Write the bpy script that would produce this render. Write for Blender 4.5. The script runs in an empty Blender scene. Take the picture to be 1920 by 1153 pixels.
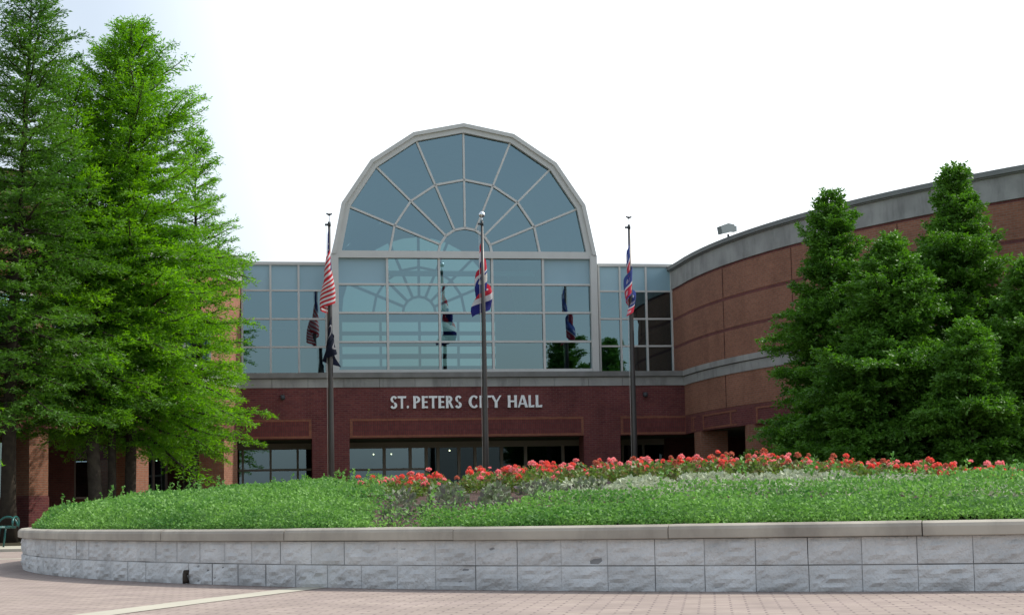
import bpy, math, random
import numpy as np
from mathutils import Vector, Matrix
R = math.radians
sc = bpy.context.scene
random.seed(7)

# ------------------------------------------------------------------ camera
EYE = .68; ROLL = .019; PT = .087; FPX = 3000.
th = math.atan(PT)
fwd = Vector((0, math.cos(th), math.sin(th))); upv = Vector((0, -math.sin(th), math.cos(th))); rtv = Vector((1, 0, 0))
cr, sr = math.cos(ROLL), math.sin(ROLL)
rt2 = rtv*cr - upv*sr; up2 = upv*cr + rtv*sr
cam_d = bpy.data.cameras.new("camera"); cam = bpy.data.objects.new("camera", cam_d); sc.collection.objects.link(cam)
m = Matrix.Identity(4)
for i in range(3):
    m[i][0] = rt2[i]; m[i][1] = up2[i]; m[i][2] = -fwd[i]
m[2][3] = EYE
cam.matrix_world = m
cam_d.sensor_width = 36; cam_d.lens = 36*FPX/1920
cam_d.shift_y = ((950-PT*FPX) - 576.5)/1920
cam_d.clip_start = .1; cam_d.clip_end = 3000
sc.camera = cam

# ------------------------------------------------------------------ world, sun, exposure
SUN_AZ = math.atan2(1., .30)      # measured from +Y towards +X
SUN_EL = R(46)
W = bpy.data.worlds.new("World"); sc.world = W; W.use_nodes = True
nt = W.node_tree; nt.nodes.clear()
N = nt.nodes.new; L = nt.links.new
out = N('ShaderNodeOutputWorld'); bg = N('ShaderNodeBackground'); bg.inputs[1].default_value = .10
sky = N('ShaderNodeTexSky'); sky.sky_type = 'NISHITA'; sky.sun_disc = False
sky.sun_elevation = SUN_EL; sky.sun_rotation = SUN_AZ; sky.dust_density = 2.5; sky.air_density = 1.2
tc = N('ShaderNodeTexCoord')
# bright summer haze: strongest around the sun, thin on the opposite side
dp = N('ShaderNodeVectorMath'); dp.operation = 'DOT_PRODUCT'; L(tc.outputs['Generated'], dp.inputs[0])
dp.inputs[1].default_value = (.72, .60, .35)
mr = N('ShaderNodeMapRange'); mr.interpolation_type = 'SMOOTHSTEP'
mr.inputs[1].default_value = .47; mr.inputs[2].default_value = .64; mr.inputs[3].default_value = 0.27; mr.inputs[4].default_value = 1
L(dp.outputs['Value'], mr.inputs[0])
nz = N('ShaderNodeTexNoise'); nz.inputs['Scale'].default_value = 3.; nz.inputs['Detail'].default_value = 5; L(tc.outputs['Generated'], nz.inputs[0])
nm = N('ShaderNodeMath'); nm.operation = 'MULTIPLY_ADD'; nm.inputs[1].default_value = .35; nm.inputs[2].default_value = -.16
L(nz.outputs[0], nm.inputs[0])
ad = N('ShaderNodeMath'); ad.operation = 'ADD'; ad.use_clamp = True; L(mr.outputs[0], ad.inputs[0]); L(nm.outputs[0], ad.inputs[1])
mx = N('ShaderNodeMixRGB'); L(ad.outputs[0], mx.inputs[0]); L(sky.outputs[0], mx.inputs[1]); mx.inputs[2].default_value = (11.5, 12.2, 12.8, 1)
L(mx.outputs[0], bg.inputs[0]); L(bg.outputs[0], out.inputs[0])
sd = bpy.data.lights.new("sun", 'SUN'); sd.energy = 3.2; sd.angle = R(.6); sd.color = (1, .95, .86)
sun = bpy.data.objects.new("sun", sd); sc.collection.objects.link(sun)
sv = Vector((math.sin(SUN_AZ)*math.cos(SUN_EL), math.cos(SUN_AZ)*math.cos(SUN_EL), math.sin(SUN_EL)))
sun.rotation_euler = sv.to_track_quat('Z', 'Y').to_euler()
sun.location = (30, 20, 40)
sc.view_settings.view_transform = 'Standard'; sc.view_settings.look = 'None'
sc.view_settings.exposure = 0.45; sc.view_settings.gamma = 1
sc.render.engine = 'CYCLES'
sc.cycles.max_bounces = 8; sc.cycles.transparent_max_bounces = 24

# ------------------------------------------------------------------ materials
def mat(name, col, rough=.8, spec=.3, metal=0., noise=None, bump=None, trans=0., coord='Object'):
    """noise=(scale, amount, second colour); bump=(scale, strength, distance)"""
    m = bpy.data.materials.new(name); m.use_nodes = True; t = m.node_tree; b = t.nodes['Principled BSDF']
    b.inputs['Roughness'].default_value = rough; b.inputs['Specular IOR Level'].default_value = spec; b.inputs['Metallic'].default_value = metal
    b.inputs['Base Color'].default_value = (*col, 1)
    tc = t.nodes.new('ShaderNodeTexCoord')
    if noise:
        n = t.nodes.new('ShaderNodeTexNoise'); n.inputs['Scale'].default_value = noise[0]; n.inputs['Detail'].default_value = 6
        t.links.new(tc.outputs[coord], n.inputs[0])
        r = t.nodes.new('ShaderNodeMapRange'); r.inputs[1].default_value = .35; r.inputs[2].default_value = .65; r.inputs[4].default_value = noise[1]
        t.links.new(n.outputs[0], r.inputs[0])
        x = t.nodes.new('ShaderNodeMixRGB'); x.inputs[1].default_value = (*col, 1); x.inputs[2].default_value = (*noise[2], 1)
        t.links.new(r.outputs[0], x.inputs[0]); t.links.new(x.outputs[0], b.inputs['Base Color'])
        m['mix'] = x.name
    if bump:
        n2 = t.nodes.new('ShaderNodeTexNoise'); n2.inputs['Scale'].default_value = bump[0]; n2.inputs['Detail'].default_value = 8
        t.links.new(tc.outputs[coord], n2.inputs[0])
        bp = t.nodes.new('ShaderNodeBump'); bp.inputs['Strength'].default_value = bump[1]; bp.inputs['Distance'].default_value = bump[2]
        t.links.new(n2.outputs[0], bp.inputs['Height']); t.links.new(bp.outputs[0], b.inputs['Normal'])
    return m

def brick(name, c1, c2, mortar, w=.21, h=.0677, ms=.011, vary=.5, dirt=None, offset=.5):
    m = bpy.data.materials.new(name); m.use_nodes = True; t = m.node_tree; b = t.nodes['Principled BSDF']
    b.inputs['Roughness'].default_value = .88; b.inputs['Specular IOR Level'].default_value = .2
    uv = t.nodes.new('ShaderNodeTexCoord')
    br = t.nodes.new('ShaderNodeTexBrick'); t.links.new(uv.outputs['UV'], br.inputs[0])
    br.inputs['Color1'].default_value = (*c1, 1); br.inputs['Color2'].default_value = (*c2, 1); br.inputs['Mortar'].default_value = (*mortar, 1)
    br.inputs['Scale'].default_value = 1; br.inputs['Brick Width'].default_value = w; br.inputs['Row Height'].default_value = h
    br.inputs['Mortar Size'].default_value = ms; br.inputs['Mortar Smooth'].default_value = .3; br.offset = offset
    n = t.nodes.new('ShaderNodeTexNoise'); n.inputs['Scale'].default_value = .7; n.inputs['Detail'].default_value = 7; n.inputs['Roughness'].default_value = .65
    t.links.new(uv.outputs['UV'], n.inputs[0])
    r = t.nodes.new('ShaderNodeMapRange'); r.inputs[1].default_value = .3; r.inputs[2].default_value = .7; r.inputs[3].default_value = 1-vary*.5; r.inputs[4].default_value = 1+vary*.5
    t.links.new(n.outputs[0], r.inputs[0])
    mx = t.nodes.new('ShaderNodeMixRGB'); mx.blend_type = 'MULTIPLY'; mx.inputs[0].default_value = 1
    t.links.new(br.outputs[0], mx.inputs[1]); t.links.new(r.outputs[0], mx.inputs[2])
    # fine per brick speckle
    n3 = t.nodes.new('ShaderNodeTexNoise'); n3.inputs['Scale'].default_value = 9; n3.inputs['Detail'].default_value = 3
    t.links.new(uv.outputs['UV'], n3.inputs[0])
    r3 = t.nodes.new('ShaderNodeMapRange'); r3.inputs[1].default_value = .3; r3.inputs[2].default_value = .7; r3.inputs[3].default_value = .9; r3.inputs[4].default_value = 1.1
    t.links.new(n3.outputs[0], r3.inputs[0])
    mx3 = t.nodes.new('ShaderNodeMixRGB'); mx3.blend_type = 'MULTIPLY'; mx3.inputs[0].default_value = 1
    t.links.new(mx.outputs[0], mx3.inputs[1]); t.links.new(r3.outputs[0], mx3.inputs[2])
    t.links.new(mx3.outputs[0], b.inputs['Base Color'])
    bp = t.nodes.new('ShaderNodeBump'); bp.inputs['Strength'].default_value = .4; bp.inputs['Distance'].default_value = .006; bp.invert = True
    t.links.new(br.outputs['Fac'], bp.inputs['Height']); t.links.new(bp.outputs[0], b.inputs['Normal'])
    return m

def glassmat(name, refl, tint, fac, rough=.0):
    m = bpy.data.materials.new(name); m.use_nodes = True; t = m.node_tree; t.nodes.clear()
    o = t.nodes.new('ShaderNodeOutputMaterial'); mx = t.nodes.new('ShaderNodeMixShader'); tr = t.nodes.new('ShaderNodeBsdfTransparent'); g = t.nodes.new('ShaderNodeBsdfGlossy')
    fr = t.nodes.new('ShaderNodeFresnel'); fr.inputs[0].default_value = 1.5
    a = t.nodes.new('ShaderNodeMath'); a.operation = 'MULTIPLY_ADD'; a.inputs[1].default_value = 1.2; a.inputs[2].default_value = fac - .05; a.use_clamp = True
    t.links.new(fr.outputs[0], a.inputs[0]); t.links.new(a.outputs[0], mx.inputs[0])
    tr.inputs[0].default_value = (*tint, 1); g.inputs[0].default_value = (*refl, 1); g.inputs['Roughness'].default_value = rough
    # rolled glass is never quite flat
    tc = t.nodes.new('ShaderNodeTexCoord'); n = t.nodes.new('ShaderNodeTexNoise'); n.inputs['Scale'].default_value = .9; n.inputs['Detail'].default_value = 1
    t.links.new(tc.outputs['Object'], n.inputs[0]); bp = t.nodes.new('ShaderNodeBump'); bp.inputs['Strength'].default_value = .06; bp.inputs['Distance'].default_value = .04
    t.links.new(n.outputs[0], bp.inputs['Height']); t.links.new(bp.outputs[0], g.inputs['Normal'])
    t.links.new(tr.outputs[0], mx.inputs[1]); t.links.new(g.outputs[0], mx.inputs[2]); t.links.new(mx.outputs[0], o.inputs[0]); return m

def leafmat(name, c1, c2, scale=1.2, transl=.45, rough=.5, spec=.3, fine=None):
    m = bpy.data.materials.new(name); m.use_nodes = True; t = m.node_tree; b = t.nodes['Principled BSDF']
    b.inputs['Roughness'].default_value = rough; b.inputs['Specular IOR Level'].default_value = spec
    tc = t.nodes.new('ShaderNodeTexCoord'); n = t.nodes.new('ShaderNodeTexNoise'); n.inputs['Scale'].default_value = scale; n.inputs['Detail'].default_value = 4
    t.links.new(tc.outputs['Object'], n.inputs[0])
    geo = t.nodes.new('ShaderNodeNewGeometry')
    r = t.nodes.new('ShaderNodeMapRange'); r.inputs[1].default_value = .32; r.inputs[2].default_value = .68; t.links.new(n.outputs[0], r.inputs[0])
    a = t.nodes.new('ShaderNodeMath'); a.operation = 'MULTIPLY_ADD'; a.inputs[1].default_value = .5; t.links.new(geo.outputs['Random Per Island'], a.inputs[0])
    s = t.nodes.new('ShaderNodeMath'); s.operation = 'MULTIPLY'; s.inputs[1].default_value = .6; t.links.new(r.outputs[0], s.inputs[0]); t.links.new(s.outputs[0], a.inputs[2])
    x = t.nodes.new('ShaderNodeMixRGB'); x.inputs[1].default_value = (*c1, 1); x.inputs[2].default_value = (*c2, 1)
    t.links.new(a.outputs[0], x.inputs[0]); t.links.new(x.outputs[0], b.inputs['Base Color'])
    if transl:
        tl = t.nodes.new('ShaderNodeBsdfTranslucent'); ms = t.nodes.new('ShaderNodeMixShader'); ms.inputs[0].default_value = transl
        hs = t.nodes.new('ShaderNodeHueSaturation'); hs.inputs['Value'].default_value = 1.5; hs.inputs['Saturation'].default_value = 1.1
        t.links.new(x.outputs[0], hs.inputs['Color']); t.links.new(hs.outputs[0], tl.inputs[0])
        t.links.new(b.outputs[0], ms.inputs[1]); t.links.new(tl.outputs[0], ms.inputs[2])
        t.links.new(ms.outputs[0], t.nodes['Material Output'].inputs[0])
    return m

M = {}
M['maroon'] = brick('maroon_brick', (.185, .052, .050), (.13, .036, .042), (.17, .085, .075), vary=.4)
M['maroon_soldier'] = brick('maroon_soldier_brick', (.19, .055, .050), (.15, .042, .042), (.11, .05, .048), w=.075, h=.2, vary=.3, offset=0)
M['tan'] = brick('orange_brown_brick', (.335, .140, .086), (.27, .112, .070), (.27, .18, .135), vary=.3)
M['orange_trim'] = brick('orange_trim_brick', (.30, .115, .07), (.25, .09, .06), (.2, .10, .07), vary=.3)
M['dark_course'] = brick('dark_course_brick', (.20, .065, .06), (.16, .055, .052), (.17, .09, .08), vary=.3)
M['stone'] = mat('grey_limestone', (.40, .40, .38), .85, .2, noise=(1.3, .8, (.27, .27, .26)), bump=(14, .3, .01))
M['stone_dark'] = mat('weathered_ledge', (.25, .25, .24), .85, .2, noise=(1.7, .8, (.17, .17, .16)))
M['cap_metal'] = mat('roof_edge_metal', (.20, .21, .20), .5, .4, noise=(2, .6, (.15, .16, .16)))
M['frame'] = mat('pale_window_frame', (.60, .60, .57), .45, .4, noise=(3, .4, (.52, .52, .50)))
M['frame_dark'] = mat('bronze_window_frame', (.16, .13, .12), .4, .4)
M['glass'] = glassmat('blue_green_glass', (.35, .51, .58), (.40, .66, .66), .42)
M['glass_lobby'] = glassmat('lobby_glass', (.34, .48, .56), (.30, .42, .42), .34)
M['glass_door'] = glassmat('door_glass', (.35, .48, .55), (.30, .40, .40), .08)
M['door_frame'] = mat('brown_door_frame', (.30, .25, .22), .45, .4)
M['glass_back'] = glassmat('dim_far_glass', (.3, .4, .4), (.15, .185, .175), .06)
M['spandrel'] = mat('pale_blue_spandrel_glass', (.30, .46, .53), .12, .5, noise=(.8, .3, (.27, .42, .50)))
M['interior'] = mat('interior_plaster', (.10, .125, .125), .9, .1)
M['interior_pale'] = mat('interior_pale', (.55, .62, .60), .9, .1)
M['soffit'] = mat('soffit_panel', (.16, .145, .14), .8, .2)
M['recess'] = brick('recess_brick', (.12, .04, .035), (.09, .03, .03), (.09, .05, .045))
M['roof'] = mat('roof_membrane', (.3, .3, .3), .9, .1)
M['letters'] = mat('brushed_white_letters', (.93, .95, .95), .4, .5, noise=(9, .3, (.8, .83, .85)))
M['pole'] = mat('bronze_pole', (.085, .08, .078), .4, .5, metal=.3, noise=(2, .5, (.06, .058, .056)))
M['silver'] = mat('silver_ball', (.78, .8, .82), .18, .6, metal=.9)
M['black_metal'] = mat('dark_metal', (.05, .055, .06), .5, .4)
M['grey_metal'] = mat('grey_housing', (.22, .25, .25), .5, .4)
M['green_metal'] = mat('green_painted_steel', (.008, .085, .078), .3, .5)
M['bark'] = mat('grey_brown_bark', (.075, .062, .05), .95, .1, noise=(6, .8, (.04, .033, .028)), bump=(18, .8, .03))
M['bark2'] = mat('dark_bark', (.05, .04, .03), .95, .1, noise=(6, .8, (.03, .024, .02)))
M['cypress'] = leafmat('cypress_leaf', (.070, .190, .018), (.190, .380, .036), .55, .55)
M['cypress_dark'] = leafmat('cypress_leaf_dark', (.038, .115, .016), (.105, .225, .026), .5, .4)  # same cypress leaf, with the shade put into a darker green
M['juniper'] = leafmat('dense_cypress_leaf', (.038, .115, .014), (.125, .285, .032), 1.3, .3)
M['hedge'] = leafmat('ground_cover_leaf', (.045, .145, .035), (.215, .40, .095), 1.1, .3, rough=.55, spec=.2)
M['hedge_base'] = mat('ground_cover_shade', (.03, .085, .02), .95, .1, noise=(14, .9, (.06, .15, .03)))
M['soil'] = mat('bark_mulch', (.115, .075, .062), .95, .1, noise=(9, .9, (.055, .038, .033)), bump=(30, 1, .03))
M['ger_leaf'] = leafmat('geranium_leaf', (.06, .13, .025), (.17, .25, .05), 6, .3)
M['ger_brown'] = leafmat('geranium_stem_leaf', (.16, .10, .05), (.12, .17, .05), 6, .3)
M['petal'] = leafmat('coral_petal', (.72, .09, .07), (.85, .24, .20), 8, .25, rough=.6)
M['petal_pink'] = leafmat('pink_petal', (.78, .20, .22), (.90, .44, .44), 8, .25, rough=.6)
M['dusty'] = leafmat('dusty_pale_leaf', (.24, .29, .18), (.50, .54, .40), 6, .2)
M['purple'] = leafmat('purple_grey_leaf', (.13, .085, .12), (.15, .24, .09), 5, .2)
M['block'] = mat('split_face_block', (.68, .685, .68), .95, .15, noise=(5, .8, (.56, .57, .57)), bump=(38, 1., .016))
M['capstone'] = mat('precast_cap', (.47, .43, .36), .85, .25, noise=(1.6, .9, (.31, .28, .24)), bump=(60, .15, .004))
M['mortar'] = mat('block_joint', (.50, .51, .52), .95, .1, noise=(1.6, 1., (.10, .10, .10)))
M['concrete'] = mat('pale_concrete', (.47, .44, .36), .9, .2, noise=(2, .6, (.38, .36, .30)))
M['mulch'] = mat('ground_mulch', (.055, .04, .03), .95, .1, noise=(5, .8, (.03, .04, .02)))
M['grass'] = mat('lawn', (.07, .12, .03), .95, .1, noise=(.5, .8, (.05, .09, .025)))
M['asphalt'] = mat('asphalt', (.06, .06, .06), .9, .2, noise=(3, .5, (.05, .05, .05)))
lm = bpy.data.materials.new('warm_lamp'); lm.use_nodes = True
lm.node_tree.nodes['Principled BSDF'].inputs['Emission Color'].default_value = (1, .85, .5, 1); lm.node_tree.nodes['Principled BSDF'].inputs['Emission Strength'].default_value = 7
M['lamp'] = lm

# planter: dark drips over the blocks
def stain(m, scale_xy, strength, zlo):
    t = m.node_tree; b = t.nodes['Principled BSDF']; src = b.inputs['Base Color'].links[0].from_socket
    tc = t.nodes.new('ShaderNodeTexCoord'); mp = t.nodes.new('ShaderNodeMapping'); mp.inputs['Scale'].default_value = scale_xy
    t.links.new(tc.outputs['Object'], mp.inputs[0]); n = t.nodes.new('ShaderNodeTexNoise'); n.inputs['Scale'].default_value = 1; n.inputs['Detail'].default_value = 6; n.inputs['Roughness'].default_value = .7
    t.links.new(mp.outputs[0], n.inputs[0])
    r = t.nodes.new('ShaderNodeMapRange'); r.inputs[1].default_value = .5; r.inputs[2].default_value = .72; r.inputs[3].default_value = 1; r.inputs[4].default_value = strength
    t.links.new(n.outputs[0], r.inputs[0]); x = t.nodes.new('ShaderNodeMixRGB'); x.blend_type = 'MULTIPLY'; x.inputs[0].default_value = 1
    t.links.new(src, x.inputs[1]); t.links.new(r.outputs[0], x.inputs[2]); t.links.new(x.outputs[0], b.inputs['Base Color'])
stain(M['block'], (1.9, 1.9, 2.6), .72, 0)
stain(M['capstone'], (1.4, 1.4, .6), .7, 0)
stain(M['maroon'], (1.3, 1.3, .3), .72, 0); stain(M['tan'], (1.1, 1.1, .25), .8, 0)
stain(M['stone'], (1.6, 1.6, .35), .62, 0)

t = M['block'].node_tree; b = t.nodes['Principled BSDF']; src = b.inputs['Base Color'].links[0].from_socket
gi = t.nodes.new('ShaderNodeNewGeometry'); r = t.nodes.new('ShaderNodeMapRange'); r.inputs[3].default_value = .93; r.inputs[4].default_value = 1.05; t.links.new(gi.outputs['Random Per Island'], r.inputs[0])
x = t.nodes.new('ShaderNodeMixRGB'); x.blend_type = 'MULTIPLY'; x.inputs[0].default_value = 1; t.links.new(src, x.inputs[1]); t.links.new(r.outputs[0], x.inputs[2]); t.links.new(x.outputs[0], b.inputs['Base Color'])
# pavers
pv = bpy.data.materials.new('brick_pavers'); pv.use_nodes = True; t = pv.node_tree; b = t.nodes['Principled BSDF']; b.inputs['Roughness'].default_value = .9; b.inputs['Specular IOR Level'].default_value = .2
tc = t.nodes.new('ShaderNodeTexCoord'); mp = t.nodes.new('ShaderNodeMapping'); mp.inputs['Rotation'].default_value = (0, 0, R(7)); t.links.new(tc.outputs['Object'], mp.inputs[0])
br = t.nodes.new('ShaderNodeTexBrick'); t.links.new(mp.outputs[0], br.inputs[0])
br.inputs['Color1'].default_value = (.355, .29, .25, 1); br.inputs['Color2'].default_value = (.305, .245, .22, 1); br.inputs['Mortar'].default_value = (.21, .165, .155, 1)
br.inputs['Scale'].default_value = 1; br.inputs['Brick Width'].default_value = .21; br.inputs['Row Height'].default_value = .105; br.inputs['Mortar Size'].default_value = .008
n = t.nodes.new('ShaderNodeTexNoise'); n.inputs['Scale'].default_value = 1.6; n.inputs['Detail'].default_value = 8; n.inputs['Roughness'].default_value = .7; t.links.new(tc.outputs['Object'], n.inputs[0])
r = t.nodes.new('ShaderNodeMapRange'); r.inputs[1].default_value = .3; r.inputs[2].default_value = .7; r.inputs[3].default_value = .78; r.inputs[4].default_value = 1.18; t.links.new(n.outputs[0], r.inputs[0])
x = t.nodes.new('ShaderNodeMixRGB'); x.blend_type = 'MULTIPLY'; x.inputs[0].default_value = 1; t.links.new(br.outputs[0], x.inputs[1]); t.links.new(r.outputs[0], x.inputs[2]); t.links.new(x.outputs[0], b.inputs['Base Color'])
bp = t.nodes.new('ShaderNodeBump'); bp.inputs['Strength'].default_value = .7; bp.inputs['Distance'].default_value = .012; bp.invert = True
t.links.new(br.outputs['Fac'], bp.inputs['Height']); t.links.new(bp.outputs[0], b.inputs['Normal'])
M['pavers'] = pv

# ------------------------------------------------------------------ helpers
def link(o, parent=None):
    sc.collection.objects.link(o)
    if parent: o.parent = parent
    return o
def tag(o, label=None, cat=None, group=None, kind=None):
    if label: o['label'] = label
    if cat: o['category'] = cat
    if group: o['group'] = group
    if kind: o['kind'] = kind
    return o
def empty(name, loc=(0, 0, 0), rz=0):
    o = bpy.data.objects.new(name, None); o.empty_display_size = .2; o.location = loc; o.rotation_euler = (0, 0, rz); return link(o)

class MB:
    """collects shapes; UVs run in metres along the wall (u) and up (v)"""
    def __init__(s): s.v = []; s.f = []; s.uv = []; s.mi = []; s.sm = []
    def face(s, pts, uvs=None, mi=0, sm=False):
        k = len(s.v); s.v += [tuple(p) for p in pts]; s.f.append(tuple(range(k, k+len(pts))))
        if uvs is None:
            p = [Vector(q) for q in pts]; nn = (p[1]-p[0]).cross(p[2]-p[0])
            ax = max(range(3), key=lambda i: abs(nn[i]))
            uvs = [(q[1], q[2]) if ax == 0 else (q[0], q[2]) if ax == 1 else (q[0], q[1]) for q in p]
        s.uv += list(uvs); s.mi.append(mi); s.sm.append(sm)
    def box(s, x0, x1, y0, y1, z0, z1, mi=0):
        a = [(x0, y0, z0), (x1, y0, z0), (x1, y1, z0), (x0, y1, z0), (x0, y0, z1), (x1, y0, z1), (x1, y1, z1), (x0, y1, z1)]
        for q in ((0, 3, 2, 1), (4, 5, 6, 7), (0, 1, 5, 4), (1, 2, 6, 5), (2, 3, 7, 6), (3, 0, 4, 7)): s.face([a[i] for i in q], mi=mi)
    def bar(s, p0, p1, w, d, nrm=(0, -1, 0)):
        """rectangular bar from p0 to p1, width w in plane, depth d along nrm"""
        p0, p1, nn = Vector(p0), Vector(p1), Vector(nrm).normalized(); t = (p1-p0).normalized(); a = t.cross(nn)*w/2; b = nn*d/2
        c = [p0-a-b, p0+a-b, p0+a+b, p0-a+b, p1-a-b, p1+a-b, p1+a+b, p1-a+b]
        for q in ((0, 3, 2, 1), (4, 5, 6, 7), (0, 1, 5, 4), (1, 2, 6, 5), (2, 3, 7, 6), (3, 0, 4, 7)): s.face([c[i] for i in q])
    def tube(s, pts, rad, n=8, cap=True):
        pts = [Vector(p) for p in pts]; rr = rad if hasattr(rad, '__len__') else [rad]*len(pts); rings = []
        ref = Vector((0, 0, 1)) if abs((pts[-1]-pts[0]).normalized().z) < .9 else Vector((1, 0, 0))
        for i, p in enumerate(pts):
            t = (pts[min(i+1, len(pts)-1)]-pts[max(i-1, 0)]).normalized(); a = t.cross(ref).normalized(); b = t.cross(a)
            rings.append([p+(a*math.cos(2*math.pi*j/n)+b*math.sin(2*math.pi*j/n))*rr[i] for j in range(n)])
        for i in range(len(pts)-1):
            for j in range(n):
                k = (j+1) % n; s.face([rings[i][j], rings[i+1][j], rings[i+1][k], rings[i][k]], uvs=[(j/n, i), (j/n, i+1), ((j+1)/n, i+1), ((j+1)/n, i)], sm=True)
        if cap: s.face(rings[0]); s.face(rings[-1][::-1])
    def sphere(s, c, r, n=10, sq=(1, 1, 1)):
        c = Vector(c); P = lambda i, j: c+Vector((math.sin(math.pi*i/n)*math.cos(2*math.pi*j/(2*n))*sq[0], math.sin(math.pi*i/n)*math.sin(2*math.pi*j/(2*n))*sq[1], math.cos(math.pi*i/n)*sq[2]))*r
        for i in range(n):
            for j in range(2*n):
                q = [P(i, j), P(i+1, j), P(i+1, j+1), P(i, j+1)]
                if i == 0: q = [q[0], q[1], q[2]]
                elif i == n-1: q = [q[0], q[1], q[3]]
                s.face(q, uvs=[(0, 0)]*len(q), sm=True)
    def build(s, name, mats, parent=None, weld=False):
        me = bpy.data.meshes.new(name); me.from_pydata(s.v, [], s.f)
        ul = me.uv_layers.new(name='UVMap'); ul.data.foreach_set('uv', [c for q in s.uv for c in q])
        for q in (mats if isinstance(mats, (list, tuple)) else [mats]): me.materials.append(q)
        me.polygons.foreach_set('material_index', s.mi); me.polygons.foreach_set('use_smooth', s.sm)
        if weld or any(s.sm):
            import bmesh
            bm = bmesh.new(); bm.from_mesh(me); bmesh.ops.remove_doubles(bm, verts=bm.verts, dist=1e-5); bm.to_mesh(me); bm.free()
        me.update(); o = bpy.data.objects.new(name, me); return link(o, parent)
def quads(name, V, mats, parent=None, mi=None, nv=4):
    """fast mesh of separate faces from an (n, nv, 3) array"""
    n = len(V); me = bpy.data.meshes.new(name); me.vertices.add(n*nv); me.vertices.foreach_set('co', np.ascontiguousarray(V, dtype=np.float32).ravel())
    me.loops.add(n*nv); me.loops.foreach_set('vertex_index', np.arange(n*nv, dtype=np.int32))
    me.polygons.add(n); me.polygons.foreach_set('loop_start', np.arange(0, n*nv, nv, dtype=np.int32)); me.polygons.foreach_set('loop_total', np.full(n, nv, dtype=np.int32))
    for q in (mats if isinstance(mats, (list, tuple)) else [mats]): me.materials.append(q)
    if mi is not None: me.polygons.foreach_set('material_index', np.asarray(mi, dtype=np.int32))
    me.update(calc_edges=True); me.validate(); o = bpy.data.objects.new(name, me)
    return link(o, parent) if parent is not False else o
def leafquads(P, D, ln, wd, rng, flat=0.):
    """diamond leaves at P pointing along D (n,3); flat in 0..1 keeps the blades level"""
    n = len(P); D = D/np.linalg.norm(D, axis=1, keepdims=True)
    r = rng.normal(size=(n, 3)); up = np.array([0, 0, 1.]); r = r*(1-flat)+up*flat
    A = np.cross(D, r); A /= np.linalg.norm(A, axis=1, keepdims=True)+1e-9
    ln = np.broadcast_to(ln, n)[:, None]; wd = np.broadcast_to(wd, n)[:, None]
    return np.stack([P, P+D*ln*.5+A*wd*.5, P+D*ln, P+D*ln*.5-A*wd*.5], axis=1)

# ------------------------------------------------------------------ ground
O = Vector((-1.61, 57, 0)); YAW = .16
def L2W(u, w, z=0): return Vector((O.x+u*math.cos(YAW)+w*math.sin(YAW), O.y+u*math.sin(YAW)-w*math.cos(YAW), z))
def sheet(name, pts, z, m, kind='structure'):
    b_ = MB(); b_.face([(p[0], p[1], z) for p in pts], uvs=[(p[0], p[1]) for p in pts]); return tag(b_.build(name, m), kind=kind)
sheet('ground', [(-900, -900), (900, -900), (900, 900), (-900, 900)], -.008, M['grass'])
sheet('plaza', [(-45, -40), (60, -40), (60, 52), (-45, 52)], 0, M['pavers'])
# pale concrete ribbon in the paving
c0 = [(-3.95, 8.0), (-3.42, 9.4), (-2.93, 10.85), (-2.47, 12.35), (-2.05, 13.6), (-1.72, 14.6)]
b_ = MB()
for i in range(len(c0)-1):
    (xa, ya), (xb, yb) = c0[i], c0[i+1]; w_ = .16
    b_.face([(xa-w_, ya, .004), (xa+w_, ya, .004), (xb+w_, yb, .004), (xb-w_, yb, .004)])
tag(b_.build('concrete_ribbon', M['concrete']), kind='structure')
sheet('path', [(-40, 25.6), (-7.8, 25.6), (-7.8, 26.0), (-40, 26.0)], .004, M['concrete'])
sheet('tree_bed', [(-40, 34.3), (-9.4, 34.3), (-7.2, 36), (-6.6, 50), (-40, 40)], .05, M['mulch'])
b_ = MB(); b_.box(-40, -9.3, 31.2, 34.3, .0, .055); tag(b_.build('pavement', M['concrete']), kind='structure')
sheet('shrub_bed', [(6.5, 39.5), (40, 30), (40, 44), (14, 42)], .05, M['mulch'])

# ------------------------------------------------------------------ planter
PX, PY, PR = 6.65, 25.2, 13.8
pl = tag(empty('planter_wall', (PX, PY, 0)), 'long curved grey block planter wall with a pale precast cap around the flower mound', 'planter')
rng = np.random.default_rng(3)
def pol(a, r, z): return (math.cos(a)*r, math.sin(a)*r, z)
b_ = MB(); NB = 215; rb = PR-.05
for row, (za, zb) in enumerate(((0.0, .198), (.204, .408))):
    for k in range(NB):
        a0 = 2*math.pi*k/NB; a1 = 2*math.pi*(k+1)/NB
        front = math.sin((a0+a1)/2) < .35
        if row == 1 and 95 < k < 140: off = .5
        else: off = 0
        a0 += off*2*math.pi/NB; a1 += off*2*math.pi/NB
        ga = .0024/rb*(.2 + rng.random()**2*2.4); nx, nz = (10, 6) if front else (1, 1)
        bulge = .006 + .010*rng.random(); G = rng.normal(size=(nx+1, nz+1))*.0045; G[1:-1, 1:-1] += (G[:-2, 1:-1]+G[2:, 1:-1])*.5
        tilt = rng.normal()*.006
        pts = []
        for i in range(nx+1):
            rowp = []
            for j in range(nz+1):
                s_, t_ = i/nx, j/nz; e = min(1, 6*min(s_, 1-s_))*min(1, 5*min(t_, 1-t_))
                rr = rb-.012+bulge*e+(G[i, j]*e*1.5 if front else 0)+tilt*.5*(s_-.5)
                rowp.append(pol(a0+ga+(a1-a0-2*ga)*s_, rr, za+.0015+(zb-za-.003)*t_))
            pts.append(rowp)
        for i in range(nx):
            for j in range(nz): b_.face([pts[i][j], pts[i+1][j], pts[i+1][j+1], pts[i][j+1]])
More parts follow.
